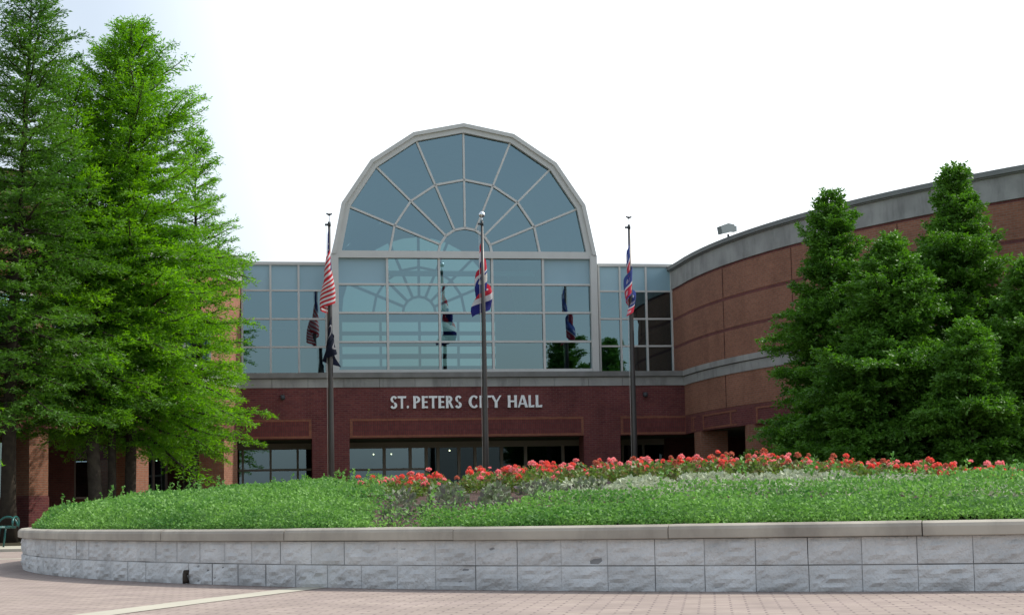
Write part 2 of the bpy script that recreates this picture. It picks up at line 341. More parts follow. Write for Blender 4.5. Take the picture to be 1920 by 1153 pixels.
blk = b_.build('block_wall', M['block'], pl, weld=True)
b_ = MB()
for k in range(180):
    a0, a1 = 2*math.pi*k/180, 2*math.pi*(k+1)/180; r0, r1 = PR-.32, rb-.0175
    b_.face([pol(a0, r1, 0), pol(a1, r1, 0), pol(a1, r1, .409), pol(a0, r1, .409)]); b_.face([pol(a1, r0, 0), pol(a0, r0, 0), pol(a0, r0, .409), pol(a1, r0, .409)])
b_.build('backing', M['mortar'], pl)
NC = 45; prof = [(-.36, .410), (-.005, .410), (0, .416), (.0, .480), (-.012, .504), (-.042, .520), (-.345, .520), (-.36, .505)]
A0 = math.atan2(13.9-25.2, -2.6-6.65)  # a cap joint seen left of the middle
for k in range(NC):
    b_ = MB(); a0 = A0+2*math.pi*k/NC+.0003; a1 = A0+2*math.pi*(k+1)/NC-.0003; dz = rng.normal()*.0015; dr = rng.normal()*.003; ns = 5
    for q in range(ns):
        f0, f1 = a0+(a1-a0)*q/ns, a0+(a1-a0)*(q+1)/ns
        for j in range(len(prof)):
            (ra, zA), (rb_, zB) = prof[j], prof[(j+1) % len(prof)]
            b_.face([pol(f0, PR+ra+dr, zA+dz), pol(f1, PR+ra+dr, zA+dz), pol(f1, PR+rb_+dr, zB+dz), pol(f0, PR+rb_+dr, zB+dz)])
    b_.face([pol(a0, PR+p[0]+dr, p[1]+dz) for p in prof]); b_.face([pol(a1, PR+p[0]+dr, p[1]+dz) for p in prof][::-1])
    b_.build('cap_stone', M['capstone'], pl)
# little weep pipe with a stain round it
ang = R(224.4); c = Vector(pol(ang, rb+.0, .11)); d = Vector((math.cos(ang), math.sin(ang), 0))
b_ = MB(); b_.tube([c-d*.05, c+d*.035], .026, 10); b_.tube([c+d*.036-Vector((0, 0, .005)), c+d*.02-Vector((0, 0, .10))], [.02, .035], 7); b_.build('weep_pipe', M['bark'], pl)

def soil(x, y):
    rr = np.hypot(x-PX, y-PY)/PR
    s_ = np.clip((x-2.5)/4.5, 0, 1); s_ = s_*s_*(3-2*s_)
    return .42+.70*np.clip(1-rr**2, 0, 1)**.85*(1-.51*s_)
b_ = MB(); na, nr = 96, 22
for i in range(nr):
    for k in range(na):
        a0, a1 = 2*math.pi*k/na, 2*math.pi*(k+1)/na; r0, r1 = (PR-.3)*i/nr, (PR-.3)*(i+1)/nr
        P = lambda a, r_: (PX+math.cos(a)*r_, PY+math.sin(a)*r_, float(soil(PX+math.cos(a)*r_, PY+math.sin(a)*r_)))
        q = [P(a0, r0), P(a0, r1), P(a1, r1), P(a1, r0)]
        b_.face(q if i else q[1:] if False else [q[0], q[1], q[2]], sm=True)
tag(b_.build('soil', M['soil']), kind='structure')

# where things grow (plan view)
def in_bed(x, y):
    rr = np.hypot(x-PX, y-PY)/PR
    rf = np.interp(x, [-1.4, -1.0, -.4, .3, 1.5, 4, 9], [.985, .955, .925, .875, .845, .82, .80])
    xl = -.088*y
    return (x > xl) & (rr < rf)
rng = np.random.default_rng(11)
def lump(x, y, s=1.0):
    return (np.sin(x*2.1*s+1.3*np.sin(y*1.7*s))+np.sin(y*2.7*s+1.1*np.sin(x*2.3*s+2))+np.sin((x+y)*4.3*s)*.5)/2.5
# ground cover: many small leaves in a lumpy layer, plus shoots
def cover(n, rad_lo, dist_lo, dist_hi, size):
    X = rng.uniform(PX-PR, PX+PR, n*3); Y = rng.uniform(PY-PR, PY+PR, n*3)
    rr = np.hypot(X-PX, Y-PY); dd = np.hypot(X, Y)
    ok = (rr < PR-.24+.06*lump(X, Y, 2)) & (~in_bed(X+rng.normal(size=len(X))*.10+.12*np.sin(Y*3.7), Y)) & (dd > dist_lo) & (dd < dist_hi) & (X/Y < .45)
    return X[ok], Y[ok]
parts = []
for n, lo, hi, sz in ((420000, 0, 16.5, .032), (300000, 16.5, 21, .038), (330000, 21, 40, .055)):
    X, Y = cover(n, 0, lo, hi, sz)
    rr = np.hypot(X-PX, Y-PY); edge = np.clip((PR-.10-rr)/.35, .25, 1)
    xl = -.088*Y; nb_ = np.where(X < xl, np.clip((xl-X)/.6, np.where(Y < 18.5, .35, .75), 1), 1.)
    H = (np.interp(X, [-3, -1.5, -1.0, 0, 2, 4.5], [.27, .22, .11, .14, .18, .31])+.055*lump(X, Y)+.045*lump(X*2.3, Y*2.3))*edge*nb_
    dep = rng.random(len(X))**1.7
    Z = soil(X, Y)+H*(1-np.where(rr > PR-.75, .95, .55)*dep)
    P = np.stack([X, Y, Z], 1); D = rng.normal(size=(len(X), 3)); D[:, 2] = np.abs(D[:, 2])*.6+.15
    s_ = sz*rng.uniform(.7, 1.35, len(X)); parts.append(leafquads(P, D, s_, s_*.62, rng, .35))
# skirt of leaves hanging over the inner edge of the cap
n = 90000; a = rng.uniform(math.pi*.85, math.pi*2.0, n); r_ = PR-.20-.45*rng.random(n)**1.3; x_ = PX+r_*np.cos(a); y_ = PY+r_*np.sin(a)
ok = ~((x_ > -1.3) & (x_ < -.8)); x_, y_, r_ = x_[ok], y_[ok], r_[ok]; hh = .06+.17*np.clip((PR-.2-r_)/.4, 0, 1)
P = np.stack([x_, y_, .515+(hh)*rng.random(len(x_))+.02*lump(x_*2, y_*2)], 1); D = rng.normal(size=(len(x_), 3)); D[:, 2] = D[:, 2]*.6+.1
s_ = .032*rng.uniform(.7, 1.35, len(x_)); parts.append(leafquads(P, D, s_, s_*.62, rng, .2))
# shoots
for k in range(1500):
    a = rng.uniform(0, 2*math.pi); r_ = PR*math.sqrt(rng.random())*.97; x_, y_ = PX+r_*math.cos(a), PY+r_*math.sin(a)
    if x_/y_ > .45 or in_bed(np.array(x_), np.array(y_)) or math.hypot(x_, y_) > 30: continue
    h0 = float(soil(x_, y_))+.24*min(1, (PR-.2-r_)/.25); hh = rng.uniform(.05, .20)*(1.3 if x_ < -3 else 1); nl = int(hh*130)
    t_ = rng.random(nl); ax = rng.normal(size=2)*.25
    P = np.stack([x_+ax[0]*t_*hh, y_+ax[1]*t_*hh, h0+t_*hh], 1); D = rng.normal(size=(nl, 3)); D[:, 2] = np.abs(D[:, 2])
    parts.append(leafquads(P, D, .036*rng.uniform(.7, 1.2, nl), .022, rng, .2))
tag(quads('ground_cover', np.concatenate(parts), M['hedge']), label='low leafy green ground cover spilling over the planter mound', cat='ground cover', kind='stuff')
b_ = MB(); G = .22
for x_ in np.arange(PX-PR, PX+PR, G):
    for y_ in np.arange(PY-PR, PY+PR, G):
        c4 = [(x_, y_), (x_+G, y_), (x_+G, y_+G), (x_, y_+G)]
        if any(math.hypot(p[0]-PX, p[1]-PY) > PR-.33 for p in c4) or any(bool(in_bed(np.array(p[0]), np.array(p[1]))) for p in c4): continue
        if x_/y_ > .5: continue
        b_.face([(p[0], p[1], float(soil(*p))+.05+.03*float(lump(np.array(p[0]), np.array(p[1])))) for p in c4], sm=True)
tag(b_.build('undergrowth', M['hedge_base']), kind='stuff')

# geraniums
def blossom_mesh(seed, mt):
    g = np.random.default_rng(seed); n = 60; d = g.normal(size=(n, 3)); d[:, 2] = np.abs(d[:, 2])*.9-.15; d /= np.linalg.norm(d, axis=1, keepdims=True)
    V = leafquads(d*.028, d+g.normal(size=(n, 3))*.7, .036, .032, g, 0); o = quads('blossom', V, mt, parent=False); return o
def plant_leaves(seed, n, rad, h, ln, mats, name='foliage', flat=.4, up=.3):
    g = np.random.default_rng(seed); a = g.uniform(0, 2*math.pi, n); r_ = rad*np.sqrt(g.random(n)); z = h*g.random(n)**.7*(1-.45*(r_/rad)**2)
    P = np.stack([np.cos(a)*r_, np.sin(a)*r_, z], 1); D = np.stack([np.cos(a), np.sin(a), g.normal(size=n)*.6+up], 1)+g.normal(size=(n, 3))*.5
    V = leafquads(P, D, ln*g.uniform(.7, 1.2, n), ln*.8, g, flat); mi = (g.random(n) < .33).astype(int) if len(mats) > 1 else None
    return quads(name, V, mats, parent=False, mi=mi)
M['petal_old'] = leafmat('faded_petal', (.50, .12, .08), (.62, .26, .18), 8, .2, rough=.7)
blos = [blossom_mesh(s, M[('petal', 'petal_pink', 'petal_pink', 'petal', 'petal_old')[s]]) for s in range(5)]
fol = [plant_leaves(20+s, 190, .22, .26, .055, [M['ger_leaf'], M['ger_brown']]) for s in range(4)]
def copyo(src, parent, loc, rz=0, scl=1):
    o = src.copy(); o.location = loc; o.rotation_euler = (0, 0, rz); o.scale = (scl,)*3 if not hasattr(scl, '__len__') else scl; return link(o, parent)
gcount = 0
def rmaxf(xx): return float(np.interp(xx, [-1, 0, 1.5, 3, 6, 10], [.73, .66, .575, .55, .57, .62]))
pos = []
for x_ in np.arange(-2.3, 9.8, .44):
    for y_ in np.arange(14.5, 28, .50):
        xx, yy = x_+rng.normal()*.09, y_+rng.normal()*.10; rr = math.hypot(xx-PX, yy-PY)/PR
        if rr > rmaxf(xx) or xx/yy > .36 or yy > 24.5 or (xx < 0 and rng.random() < .35) or rng.random() < .14 or xx < -.092*yy: continue
        pos.append((rr, xx, yy))
pos.sort(reverse=True); pos = pos[:270]
for rr, xx, yy in pos:
    e = empty('geranium', (xx, yy, float(soil(xx, yy))-.02), rng.uniform(0, 6.28)); s_ = rng.uniform(.8, 1.15)
    tag(e, 'coral red geranium in bloom on top of the planter mound', 'geranium', 'coral geraniums along the top of the flower mound')
    copyo(fol[gcount % 4], e, (0, 0, 0), 0, s_)
    for q in range(rng.integers(2, 6)):
        a = rng.uniform(0, 6.28); r_ = .17*math.sqrt(rng.random()); b1 = blos[rng.integers(0, 5)]
        copyo(b1, e, (math.cos(a)*r_, math.sin(a)*r_, s_*rng.uniform(.17, .31)), a, rng.uniform(.45, .95))
    gcount += 1
# pale edging plants and purple-grey ones
dm = [plant_leaves(50+s, 130, .14, .12, .052, [M['dusty']]) for s in range(3)]
pm = [plant_leaves(70+s, 85, .14, .20, .058, [M['purple'], M['dusty'], ][:1], up=.9) for s in range(3)]
def scatter(cond, xs, ys, srcs, name, label, cat, grp, sc_=(.7, 1.2), lim=290):
    k = 0
    for x_ in xs:
        for y_ in ys:
            xx, yy = x_+rng.normal()*.07, y_+rng.normal()*.07; rr = math.hypot(xx-PX, yy-PY)/PR
            if not cond(xx, yy, rr) or k >= lim or rng.random() < .12: continue
            o = copyo(srcs[k % len(srcs)], None, (xx, yy, float(soil(xx, yy))-.01), rng.uniform(0, 6.28), rng.uniform(*sc_)); o.name = name; tag(o, label, cat, grp); k += 1
scatter(lambda x, y, r_: x > .1 and x/y < .36 and rmaxf(x)+.01 < r_ < .80 and bool(in_bed(np.array(x), np.array(y))) and y < PY, np.arange(0, 8, .33), np.arange(13, 22, .40), dm, 'edging_plant',
        'small silvery white edging plant in the mulch below the geraniums', 'edging plant', 'silvery white edging plants in front of the geraniums')
scatter(lambda x, y, r_: x < .9 and r_ > rmaxf(x)-.01 and x > -.086*y and bool(in_bed(np.array(x), np.array(y))), np.arange(-2.2, 1, .50), np.arange(13.6, 21, .62), pm, 'sparse_shrub',
        'thin purple grey plant in the bare mulch at the left end of the flower bed', 'shrub', 'purple grey plants at the left end of the flower bed', (.7, 1.1))

# ------------------------------------------------------------------ city hall, entrance block
hall = tag(empty('city_hall', tuple(O), YAW), 'city hall entrance block with a tall arched glass front above maroon brick', 'building')
SP = 9.72; RO, RI, RM, RC = 4.75, 4.45, 2.74, .98     # spring line height; outer, glass, middle ring, core ring radii
def ap(r_, k, y=0, z0=SP): a = math.pi*k/8; return (r_*math.cos(a), y, z0+r_*math.sin(a))
# arched window: frame pieces + one pane per opening
win = MB()
FD = .22
for k in range(8):
    # outer frame ring (octagonal half ring)
    for y0, y1, ra, rb2 in ((-.16, .14, RI, RO), (-.24, .14, RO-.11, RO+.03)):
        a0, a1, c0_, c1_ = ap(ra, k, y0), ap(ra, k+1, y0), ap(rb2, k+1, y0), ap(rb2, k, y0)
        d0, d1, e0, e1 = ap(ra, k, y1), ap(ra, k+1, y1), ap(rb2, k+1, y1), ap(rb2, k, y1)
        win.face([a0, c1_, c0_, a1]); win.face([d0, d1, e0, e1]); win.face([a0, a1, d1, d0]); win.face([c1_, e1, e0, c0_])
ringbar = lambda r_, w_: [win.bar(ap(r_, k, -.02), ap(r_, k+1, -.02), w_, .14) for k in range(8)]
ringbar(RM, .075); ringbar(RC, .085)
for k in range(1, 8): win.bar(ap(RC, k, -.025), ap(RI+.02, k, -.025), .07, .13)
win.box(-4.62, 4.62, -.17, .12, SP-.13, SP+.12)
for s_ in (-1, 1): win.box(min(s_*4.55, s_*4.80), max(s_*4.55, s_*4.80), -.2, .14, 5.42, SP-.002)
ZR = [5.58, 6.59, 7.63, 8.65, 9.59]; XC = [-4.55, -2.82, -.96, .96, 2.82, 4.55]
win.box(-4.55, 4.55, -.13, .1, 5.43, 5.60)
for z in ZR[1:4]: win.box(-4.55, 4.55, -.088, .05, z-.035, z+.035)
for x_ in XC[1:-1]: win.box(x_-.04, x_+.04, -.105, .06, 5.601, SP-.131)
aw = win.build('window_frame', M['frame'], hall)
def pane(pts, m, name='pane', parent=aw, tilt=.007):
    """one sheet of glass, very slightly out of true like every real pane"""
    b1 = MB(); c_ = Vector((sum(p[0] for p in pts)/len(pts), 0, sum(p[2] for p in pts)/len(pts))); tx, tz = random.gauss(0, tilt), random.gauss(0, tilt)
    b1.face([(p[0], p[1]+(p[0]-c_.x)*tx+(p[2]-c_.z)*tz, p[2]) for p in pts]); return b1.build(name, m, parent)
for k in range(8):
    pane([ap(RM, k), ap(RI, k), ap(RI, k+1), ap(RM, k+1)], M['glass'])
    pane([ap(RC, k), ap(RM, k), ap(RM, k+1), ap(RC, k+1)], M['glass'])
pane([ap(RC, k) for k in range(9)], M['glass'])
for i in range(5):
    for j in range(4):
        m_ = M['spandrel'] if (j == 3 and i in (0, 4)) else M['glass']
        pane([(XC[i], 0, ZR[j]), (XC[i+1], 0, ZR[j]), (XC[i+1], 0, ZR[j+1]), (XC[i], 0, ZR[j+1])], m_)
# side curtain walls
ZW = [5.50, 6.46, 7.46, 8.48, 9.43]
for xs in ([-7.92, -6.93, -5.94, -4.97], [4.97, 5.76, 6.74, 7.70]):
    fr = MB(); yb = .40
    fr.box(xs[0]-.03, xs[-1]+.03, yb-.08, yb+.1, ZW[4]-.04, ZW[4]+.07); fr.box(xs[0], xs[-1], yb-.06, yb+.08, 5.41, 5.52)
    for z in ZW[1:4]: fr.box(xs[0], xs[-1], yb-.05, yb+.05, z-.032, z+.032)
    for x_ in xs: fr.box(x_-.035, x_+.035, yb-.065, yb+.06, 5.521, ZW[4]-.041)
    cw = fr.build('window_frame', M['frame'], hall)
    for i in range(3):
        for j in range(4):
            pane([(xs[i], yb, ZW[j]), (xs[i+1], yb, ZW[j]), (xs[i+1], yb, ZW[j+1]), (xs[i], yb, ZW[j+1])], M['spandrel'] if j == 3 else M['glass'], parent=cw)
# masonry
YF = -1.0
b_ = MB()
b_.box(-8.2, 7.86, YF, YF+.45, 3.14, 4.91)                    # lintel
b_.build('brick_wall', M['maroon'], hall)
for x0, x1 in ((-5.55, -4.27), (4.0, 5.32)):
    b1 = MB(); b1.box(x0, x1, YF, YF+.9, 0, 3.14); b1.build('pier', M['maroon'], hall)
for x0, x1 in ((-4.25, 4.0), (-8.15, -5.57), (5.34, 7.80)):   # soldier course panels with an orange brick border
    b1 = MB(); b1.box(x0+.09, x1-.09, YF-.012, YF, 3.24, 3.74); pn = b1.build('brick_panel', M['maroon_soldier'], hall)
    b1 = MB(); b1.box(x0, x1, YF-.022, YF, 3.74, 3.82); b1.box(x0, x1, YF-.022, YF, 3.16, 3.24)
    b1.box(x0, x0+.09, YF-.022, YF, 3.24, 3.74); b1.box(x1-.09, x1, YF-.022, YF, 3.24, 3.74); b1.build('panel_border', M['orange_trim'], pn)
sb = MB(); xe = list(np.arange(-8.15, 7.9, 1.235)); xe[-1] = 7.86
for a, b2 in zip(xe[:-1], xe[1:]): sb.box(a+.006, b2-.006, YF-.03, YF+.4, 4.91, 5.21)
sb.build('stone_band', M['stone'], hall)
lb = MB(); lb.box(-8.15, 7.86, YF-.12, .6, 5.24, 5.42); lb.box(-8.15, 7.86, YF-.02, .5, 5.212, 5.24); lb.build('ledge', M['stone_dark'], hall)
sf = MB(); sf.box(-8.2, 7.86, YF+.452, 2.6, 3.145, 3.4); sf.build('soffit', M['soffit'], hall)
# entrance glazing, recessed
YL = 2.5
lf = MB()
lx = [-4.27, -2.80, -1.84, -1.25, -.81, -.03, .57, 1.57, 2.48, 3.90]
for x_ in lx: lf.box(x_-.055, x_+.055, YL-.08, YL+.08, 0, 2.92)
lf.box(-8.1, 7.8, YL-.1, YL+.1, 2.92, 3.14); lf.box(-4.2, -1.25, YL-.05, YL+.05, 2.10, 2.18)
for x_ in (-7.94, -6.94, -5.96, -5.2, 5.3, 6.2, 7.0): lf.box(x_-.04, x_+.04, YL-.06, YL+.06, 0, 2.92)
lf.box(-8.1, -5.2, YL-.05, YL+.05, 2.14, 2.22)
lo = lf.build('entrance_frame', M['door_frame'], hall)
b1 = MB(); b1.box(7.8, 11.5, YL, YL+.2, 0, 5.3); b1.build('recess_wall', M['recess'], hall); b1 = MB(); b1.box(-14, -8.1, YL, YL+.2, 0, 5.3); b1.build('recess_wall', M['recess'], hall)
ax = [-8.1, -7.94, -6.94, -5.96, -5.2]+lx+[5.3, 6.2, 7.0, 7.8]
for a, b2 in zip(ax[:-1], ax[1:]):
    pane([(a+.04, YL, 0.02), (b2-.04, YL, .02), (b2-.04, YL, 2.92), (a+.04, YL, 2.92)], M['glass_door' if a > -1.3 else 'glass_lobby'], parent=lo, tilt=.002)
# interior shell
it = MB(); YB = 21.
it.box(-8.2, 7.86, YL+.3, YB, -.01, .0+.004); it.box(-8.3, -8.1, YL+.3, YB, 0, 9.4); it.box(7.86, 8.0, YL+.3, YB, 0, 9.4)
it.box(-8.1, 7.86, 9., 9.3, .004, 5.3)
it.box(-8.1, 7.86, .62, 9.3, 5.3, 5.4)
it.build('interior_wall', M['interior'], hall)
vt = MB(); BC, BS, BR = .45, 10.19, 3.75
for k in range(8):
    bkp = lambda r_, k_: (BC+r_*math.cos(math.pi*k_/8), YB, BS+r_*math.sin(math.pi*k_/8))
    vt.face([ap(RO-.06, k, .145), ap(RO-.06, k+1, .145), bkp(4.8, k+1), bkp(4.8, k)]); vt.face([ap(RO-.01, k, .145), bkp(4.86, k), bkp(4.86, k+1), ap(RO-.01, k+1, .145)])
for s_ in (0, 8):
    a, d_ = ap(RO-.03, s_, .145), bkp(4.83, s_); vt.face([a, d_, (d_[0], d_[1], 9.3), (a[0], a[1], 9.3)])
vt.build('barrel_roof', M['cap_metal'], hall)
rf = MB(); rf.box(-8.2, -4.4, .5, YB, 9.40, 9.46); rf.box(4.76, 7.9, .5, YB, 9.40, 9.46); rf.build('roof', M['roof'], hall)
# back wall with a smaller fan window seen through the glass
BC, BS, BR = .45, 10.19, 3.75
bw = MB()
N2 = 16
def bp2(r_, k): a = math.pi*k/N2; return (BC+r_*math.cos(a), YB-.1, BS+r_*math.sin(a))
for k in range(N2):
    bw.face([bp2(BR, k), bp2(BR, k+1), bp2(4.78, k+1), bp2(4.78, k)])
bw.face([(-8.3, YB-.1, BS), (BC-BR, YB-.1, BS), (BC-BR, YB-.1, 0), (-8.3, YB-.1, 0)]); bw.face([(BC+BR, YB-.1, BS), (8, YB-.1, BS), (8, YB-.1, 0), (BC+BR, YB-.1, 0)])
bw.face([(BC-BR, YB-.1, 7.2), (BC+BR, YB-.1, 7.2), (BC+BR, YB-.1, 0), (BC-BR, YB-.1, 0)])
for z0, z1 in ((9.75, 10.19), (9.1, 9.3), (8.55, 8.75), (7.95, 8.2), (7.4, 7.6)): bw.face([(BC-BR, YB-.1, z0), (BC-BR, YB-.1, z1), (BC+BR, YB-.1, z1), (BC+BR, YB-.1, z0)])
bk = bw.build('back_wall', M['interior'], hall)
b1 = MB(); b1.face([(BC-3.9, YB-.05, 7.15), (BC+3.9, YB-.05, 7.15)]+[(BC+3.9*math.cos(math.pi*k/12), YB-.05, BS+3.9*math.sin(math.pi*k/12)) for k in range(13)]); b1.build('pane', M['glass_back'], bk)
bf = MB()
for k in range(1, 8):
    a = math.pi*k/8; bf.bar((BC+.8*math.cos(a), YB-.2, BS+.8*math.sin(a)), (BC+BR*math.cos(a), YB-.2, BS+BR*math.sin(a)), .13, .1)
for r_ in (.8, 2.25):
    for k in range(8): bf.bar((BC+r_*math.cos(math.pi*k/8), YB-.2, BS+r_*math.sin(math.pi*k/8)), (BC+r_*math.cos(math.pi*(k+1)/8), YB-.2, BS+r_*math.sin(math.pi*(k+1)/8)), .12, .1)
for x_ in (-1.5, 0.4, 2.3): bf.box(BC-.4+x_-.06, BC-.4+x_+.06, YB-.25, YB-.15, 7.2, BS)
bf.build('window_frame', M['frame_dark'], hall)
bm_ = MB(); bm_.box(-2.4, 3.6, 6.0, 6.15, 9.85, 10.05); bm_.build('beam', M['interior_pale'], hall)
for x_, z_, y_ in ((-.19, 2.86, 4.0), (-2.9, 2.84, 6.5), (-2.2, 2.84, 6.5)):
    b1 = MB(); b1.sphere((x_, y_, z_), .028, 5); b1.build('ceiling_lamp', M['lamp'], hall)
for x_ in (-6.55, 6.25):
    b1 = MB(); b1.box(x_-.07, x_+.07, YF-.14, YF, 4.55, 4.66); b1.sphere((x_, YF-.14, 4.56), .085, 6); b1.build('wall_lamp', M['black_metal'], hall)  # small dark fixtures on the brick, giving no light
# lettering
LT = [('S', 178, 258), ('T', 260, 346), ('.', 350, 378), ('P', 418, 498), ('E', 508, 578), ('T', 586, 674), ('E', 683, 752), ('R', 762, 842), ('S', 858, 935),
      ('C', 1005, 1104), ('I', 1115, 1145), ('T', 1152, 1242), ('Y', 1243, 1350), ('H', 1418, 1522), ('A', 1530, 1634), ('L', 1640, 1704), ('L', 1716, 1788)]
def shp(ch):
    """letter strokes in a unit box, flared like cut metal letters: list of polygons"""
    def st(x0, x1, y0=0, y1=1, fl=.02): return [(x0-fl, y0), (x1+fl, y0), (x1, (y0+y1)/2), (x1+fl, y1), (x0-fl, y1), (x0, (y0+y1)/2)]
    def arm(x0, x1, ya, yb, fl=.025): return [(x0, ya), (x1, ya-fl), (x1, yb+fl), (x0, yb)]
    def arc(cx, cy, rx, ry, a0, a1, w0, w1, n=14, hx=None):
        o_, i_ = [], []
        for k in range(n+1):
            a = R(a0+(a1-a0)*k/n); f = abs(math.cos(a)); w_ = w1*(1-f)+w0*f
            o_.append((cx+rx*math.cos(a), cy+ry*math.sin(a))); i_.append((cx+(rx-w_*(hx or 1))*math.cos(a), cy+(ry-w_)*math.sin(a)))
        return [[o_[k], o_[k+1], i_[k+1], i_[k]] for k in range(n)]
    if ch == 'I': return [st(.25, .75, fl=.08)]
    if ch == 'T': return [st(.37, .62), [(0, .83), (1, .83), (1.02, 1.0), (-.02, 1.0)]]
    if ch == 'L': return [st(.06, .42), [(.40, 0), (.98, 0), (1.0, .2), (.40, .15)]]
    if ch == 'E': return [st(.06, .42), arm(.4, .95, .03, .14), arm(.4, .88, .45, .56, .01), arm(.4, .95, .86, .97)]
    if ch == 'H': return [st(.05, .29), st(.71, .95), [(.27, .44), (.73, .44), (.73, .58), (.27, .58)]]
    if ch == 'A': return [[(.56, 1), (.36, 1), (-.02, 0), (.14, 0)], [(.36, 1), (.64, 1), (1.02, 0), (.74, 0)], [(.22, .24), (.78, .24), (.75, .36), (.25, .36)]]
    if ch == 'Y': return [st(.37, .63, 0, .5, .01), [(.37, .45), (.55, .5), (.26, 1), (-.03, 1)], [(.46, .48), (.63, .45), (1.03, 1), (.85, 1)]]
    if ch == '.': return arc(.5, .12, .42, .12, 0, 360, .11, .11, 12, 3.5)
    if ch == 'P': return [st(.06, .38)]+arc(.42, .71, .54, .29, -90, 90, .30, .12)+[[(.3, .88), (.44, .88), (.44, 1), (.3, 1)], [(.3, .42), (.44, .42), (.44, .54), (.3, .54)]]
    if ch == 'R': return [st(.06, .36)]+arc(.40, .74, .48, .26, -90, 90, .27, .12)+[[(.3, .88), (.42, .88), (.42, 1), (.3, 1)], [(.3, .48), (.42, .48), (.42, .58), (.3, .58)], [(.38, .5), (.66, .52), (1.04, 0), (.72, 0)]]
    if ch == 'C': return arc(.58, .5, .58, .52, 48, 312, .30, .12, 22)
    if ch == 'S': return arc(.52, .74, .44, .28, 25, 262, .30, .13, 18)+arc(.47, .25, .47, .27, -155, 82, .30, .13, 18)
sg = []
for ch, a, b2 in LT:
    u0 = -2.86+(a-178)/(1788-178)*5.37; u1 = -2.86+(b2-178)/(1788-178)*5.37; b1 = MB()
    z0, hgt = 4.16, .43; fy, by = YF-.085, YF-.02
    for pi_, poly in enumerate(shp(ch)):
        off = .0012*(pi_ % 3)
        P = [(u0+(u1-u0)*p[0], z0+hgt*p[1]) for p in poly]
        area = sum(P[i][0]*P[(i+1) % len(P)][1]-P[(i+1) % len(P)][0]*P[i][1] for i in range(len(P)))
        if area < 0: P = P[::-1]
        b1.face([(p[0], fy-off, p[1]) for p in P])
        for i in range(len(P)):
            p, q = P[i], P[(i+1) % len(P)]; b1.face([(p[0], fy-off, p[1]), (p[0], by, p[1]), (q[0], by, q[1]), (q[0], fy-off, q[1])])
    b1.build('letter', M['letters'], hall)

# ------------------------------------------------------------------ wings: walls swept along a plan curve
def sweep(path, z0, z1, off, m, name, parent, thick=.3, caps=True, i0=0, i1=None):
    """a course of wall following the plan curve (u, w), its face `off` metres outside it"""
    pts = path[i0:i1]; b1 = MB(); n = len(pts); nr = []
    for i in range(n):
        a, c_ = pts[max(i-1, 0)], pts[min(i+1, n-1)]; d = Vector((c_[0]-a[0], c_[1]-a[1])).normalized(); nr.append(Vector((d.y, -d.x))*SGN)
    s_ = [0.]
    for i in range(1, n): s_.append(s_[-1]+math.hypot(pts[i][0]-pts[i-1][0], pts[i][1]-pts[i-1][1]))
    P = lambda i, o_, z: (pts[i][0]+nr[i].x*o_, -(pts[i][1]+nr[i].y*o_), z)
    for i in range(n-1):
        b1.face([P(i, off, z0), P(i+1, off, z0), P(i+1, off, z1), P(i, off, z1)], uvs=[(s_[i], z0), (s_[i+1], z0), (s_[i+1], z1), (s_[i], z1)])
        b1.face([P(i, off, z1), P(i+1, off, z1), P(i+1, off-thick, z1), P(i, off-thick, z1)]); b1.face([P(i, off, z0), P(i, off-thick, z0), P(i+1, off-thick, z0), P(i+1, off, z0)])
        b1.face([P(i+1, off-thick, z0), P(i, off-thick, z0), P(i, off-thick, z1), P(i+1, off-thick, z1)])
    for i in (0, n-1): b1.face([P(i, off, z0), P(i, off, z1), P(i, off-thick, z1), P(i, off-thick, z0)])
    return b1.build(name, m, parent)
def resample(path, step):
    o_ = [path[0]]; acc = 0
    for a, c_ in zip(path[:-1], path[1:]):
        d = math.hypot(c_[0]-a[0], c_[1]-a[1]); k = max(1, round(d/step))
        for q in range(1, k+1): o_.append((a[0]+(c_[0]-a[0])*q/k, a[1]+(c_[1]-a[1])*q/k))
    return o_
# right wing
rw = tag(empty('office_wing', tuple(O), YAW), 'curved windowless brown brick wing with stone cornice right of the entrance', 'building')
pr = [(7.72, -6), (7.72, -4), (7.72, -2), (7.72, 0), (7.72, 1)]+[(35.2-27.5*math.cos(R(a)), 2+27.5*math.sin(R(a))) for a in np.arange(0, 62, 2)]
SGN = -1
cks = [(3.16, 3.74, 0, 'maroon', 'lower_band'), (3.82, 4.90, 0, 'tan', 'brick_wall'), (5.42, 6.33, 0, 'tan', 'brick_wall'), (6.43, 7.36, 0, 'tan', 'brick_wall'), (7.46, 8.46, 0, 'tan', 'brick_wall')]
for z0, z1, o_, m_, nm_ in cks: sweep(pr, z0, z1, o_, M[m_], nm_, rw)
for z0, z1 in ((3.74, 3.82), (6.33, 6.43), (7.36, 7.46), (8.46, 8.54)): sweep(pr, z0, z1, -.012, M['dark_course'], 'brick_course', rw)
sweep(pr, 4.90, 5.20, .03, M['stone'], 'stone_band', rw); sweep(pr, 5.20, 5.23, -.03, M['stone_dark'], 'groove', rw); sweep(pr, 5.23, 5.42, .08, M['stone'], 'ledge', rw)
sweep(pr, 8.54, 9.20, .04, M['stone'], 'cornice', rw); sweep(pr, 9.20, 9.24, .10, M['cap_metal'], 'roof_edge', rw); sweep(pr, 9.24, 9.38, .16, M['cap_metal'], 'roof_edge', rw, thick=.5)
def arcpt(a): return (35.2-27.5*math.cos(R(a)), 2+27.5*math.sin(R(a)))
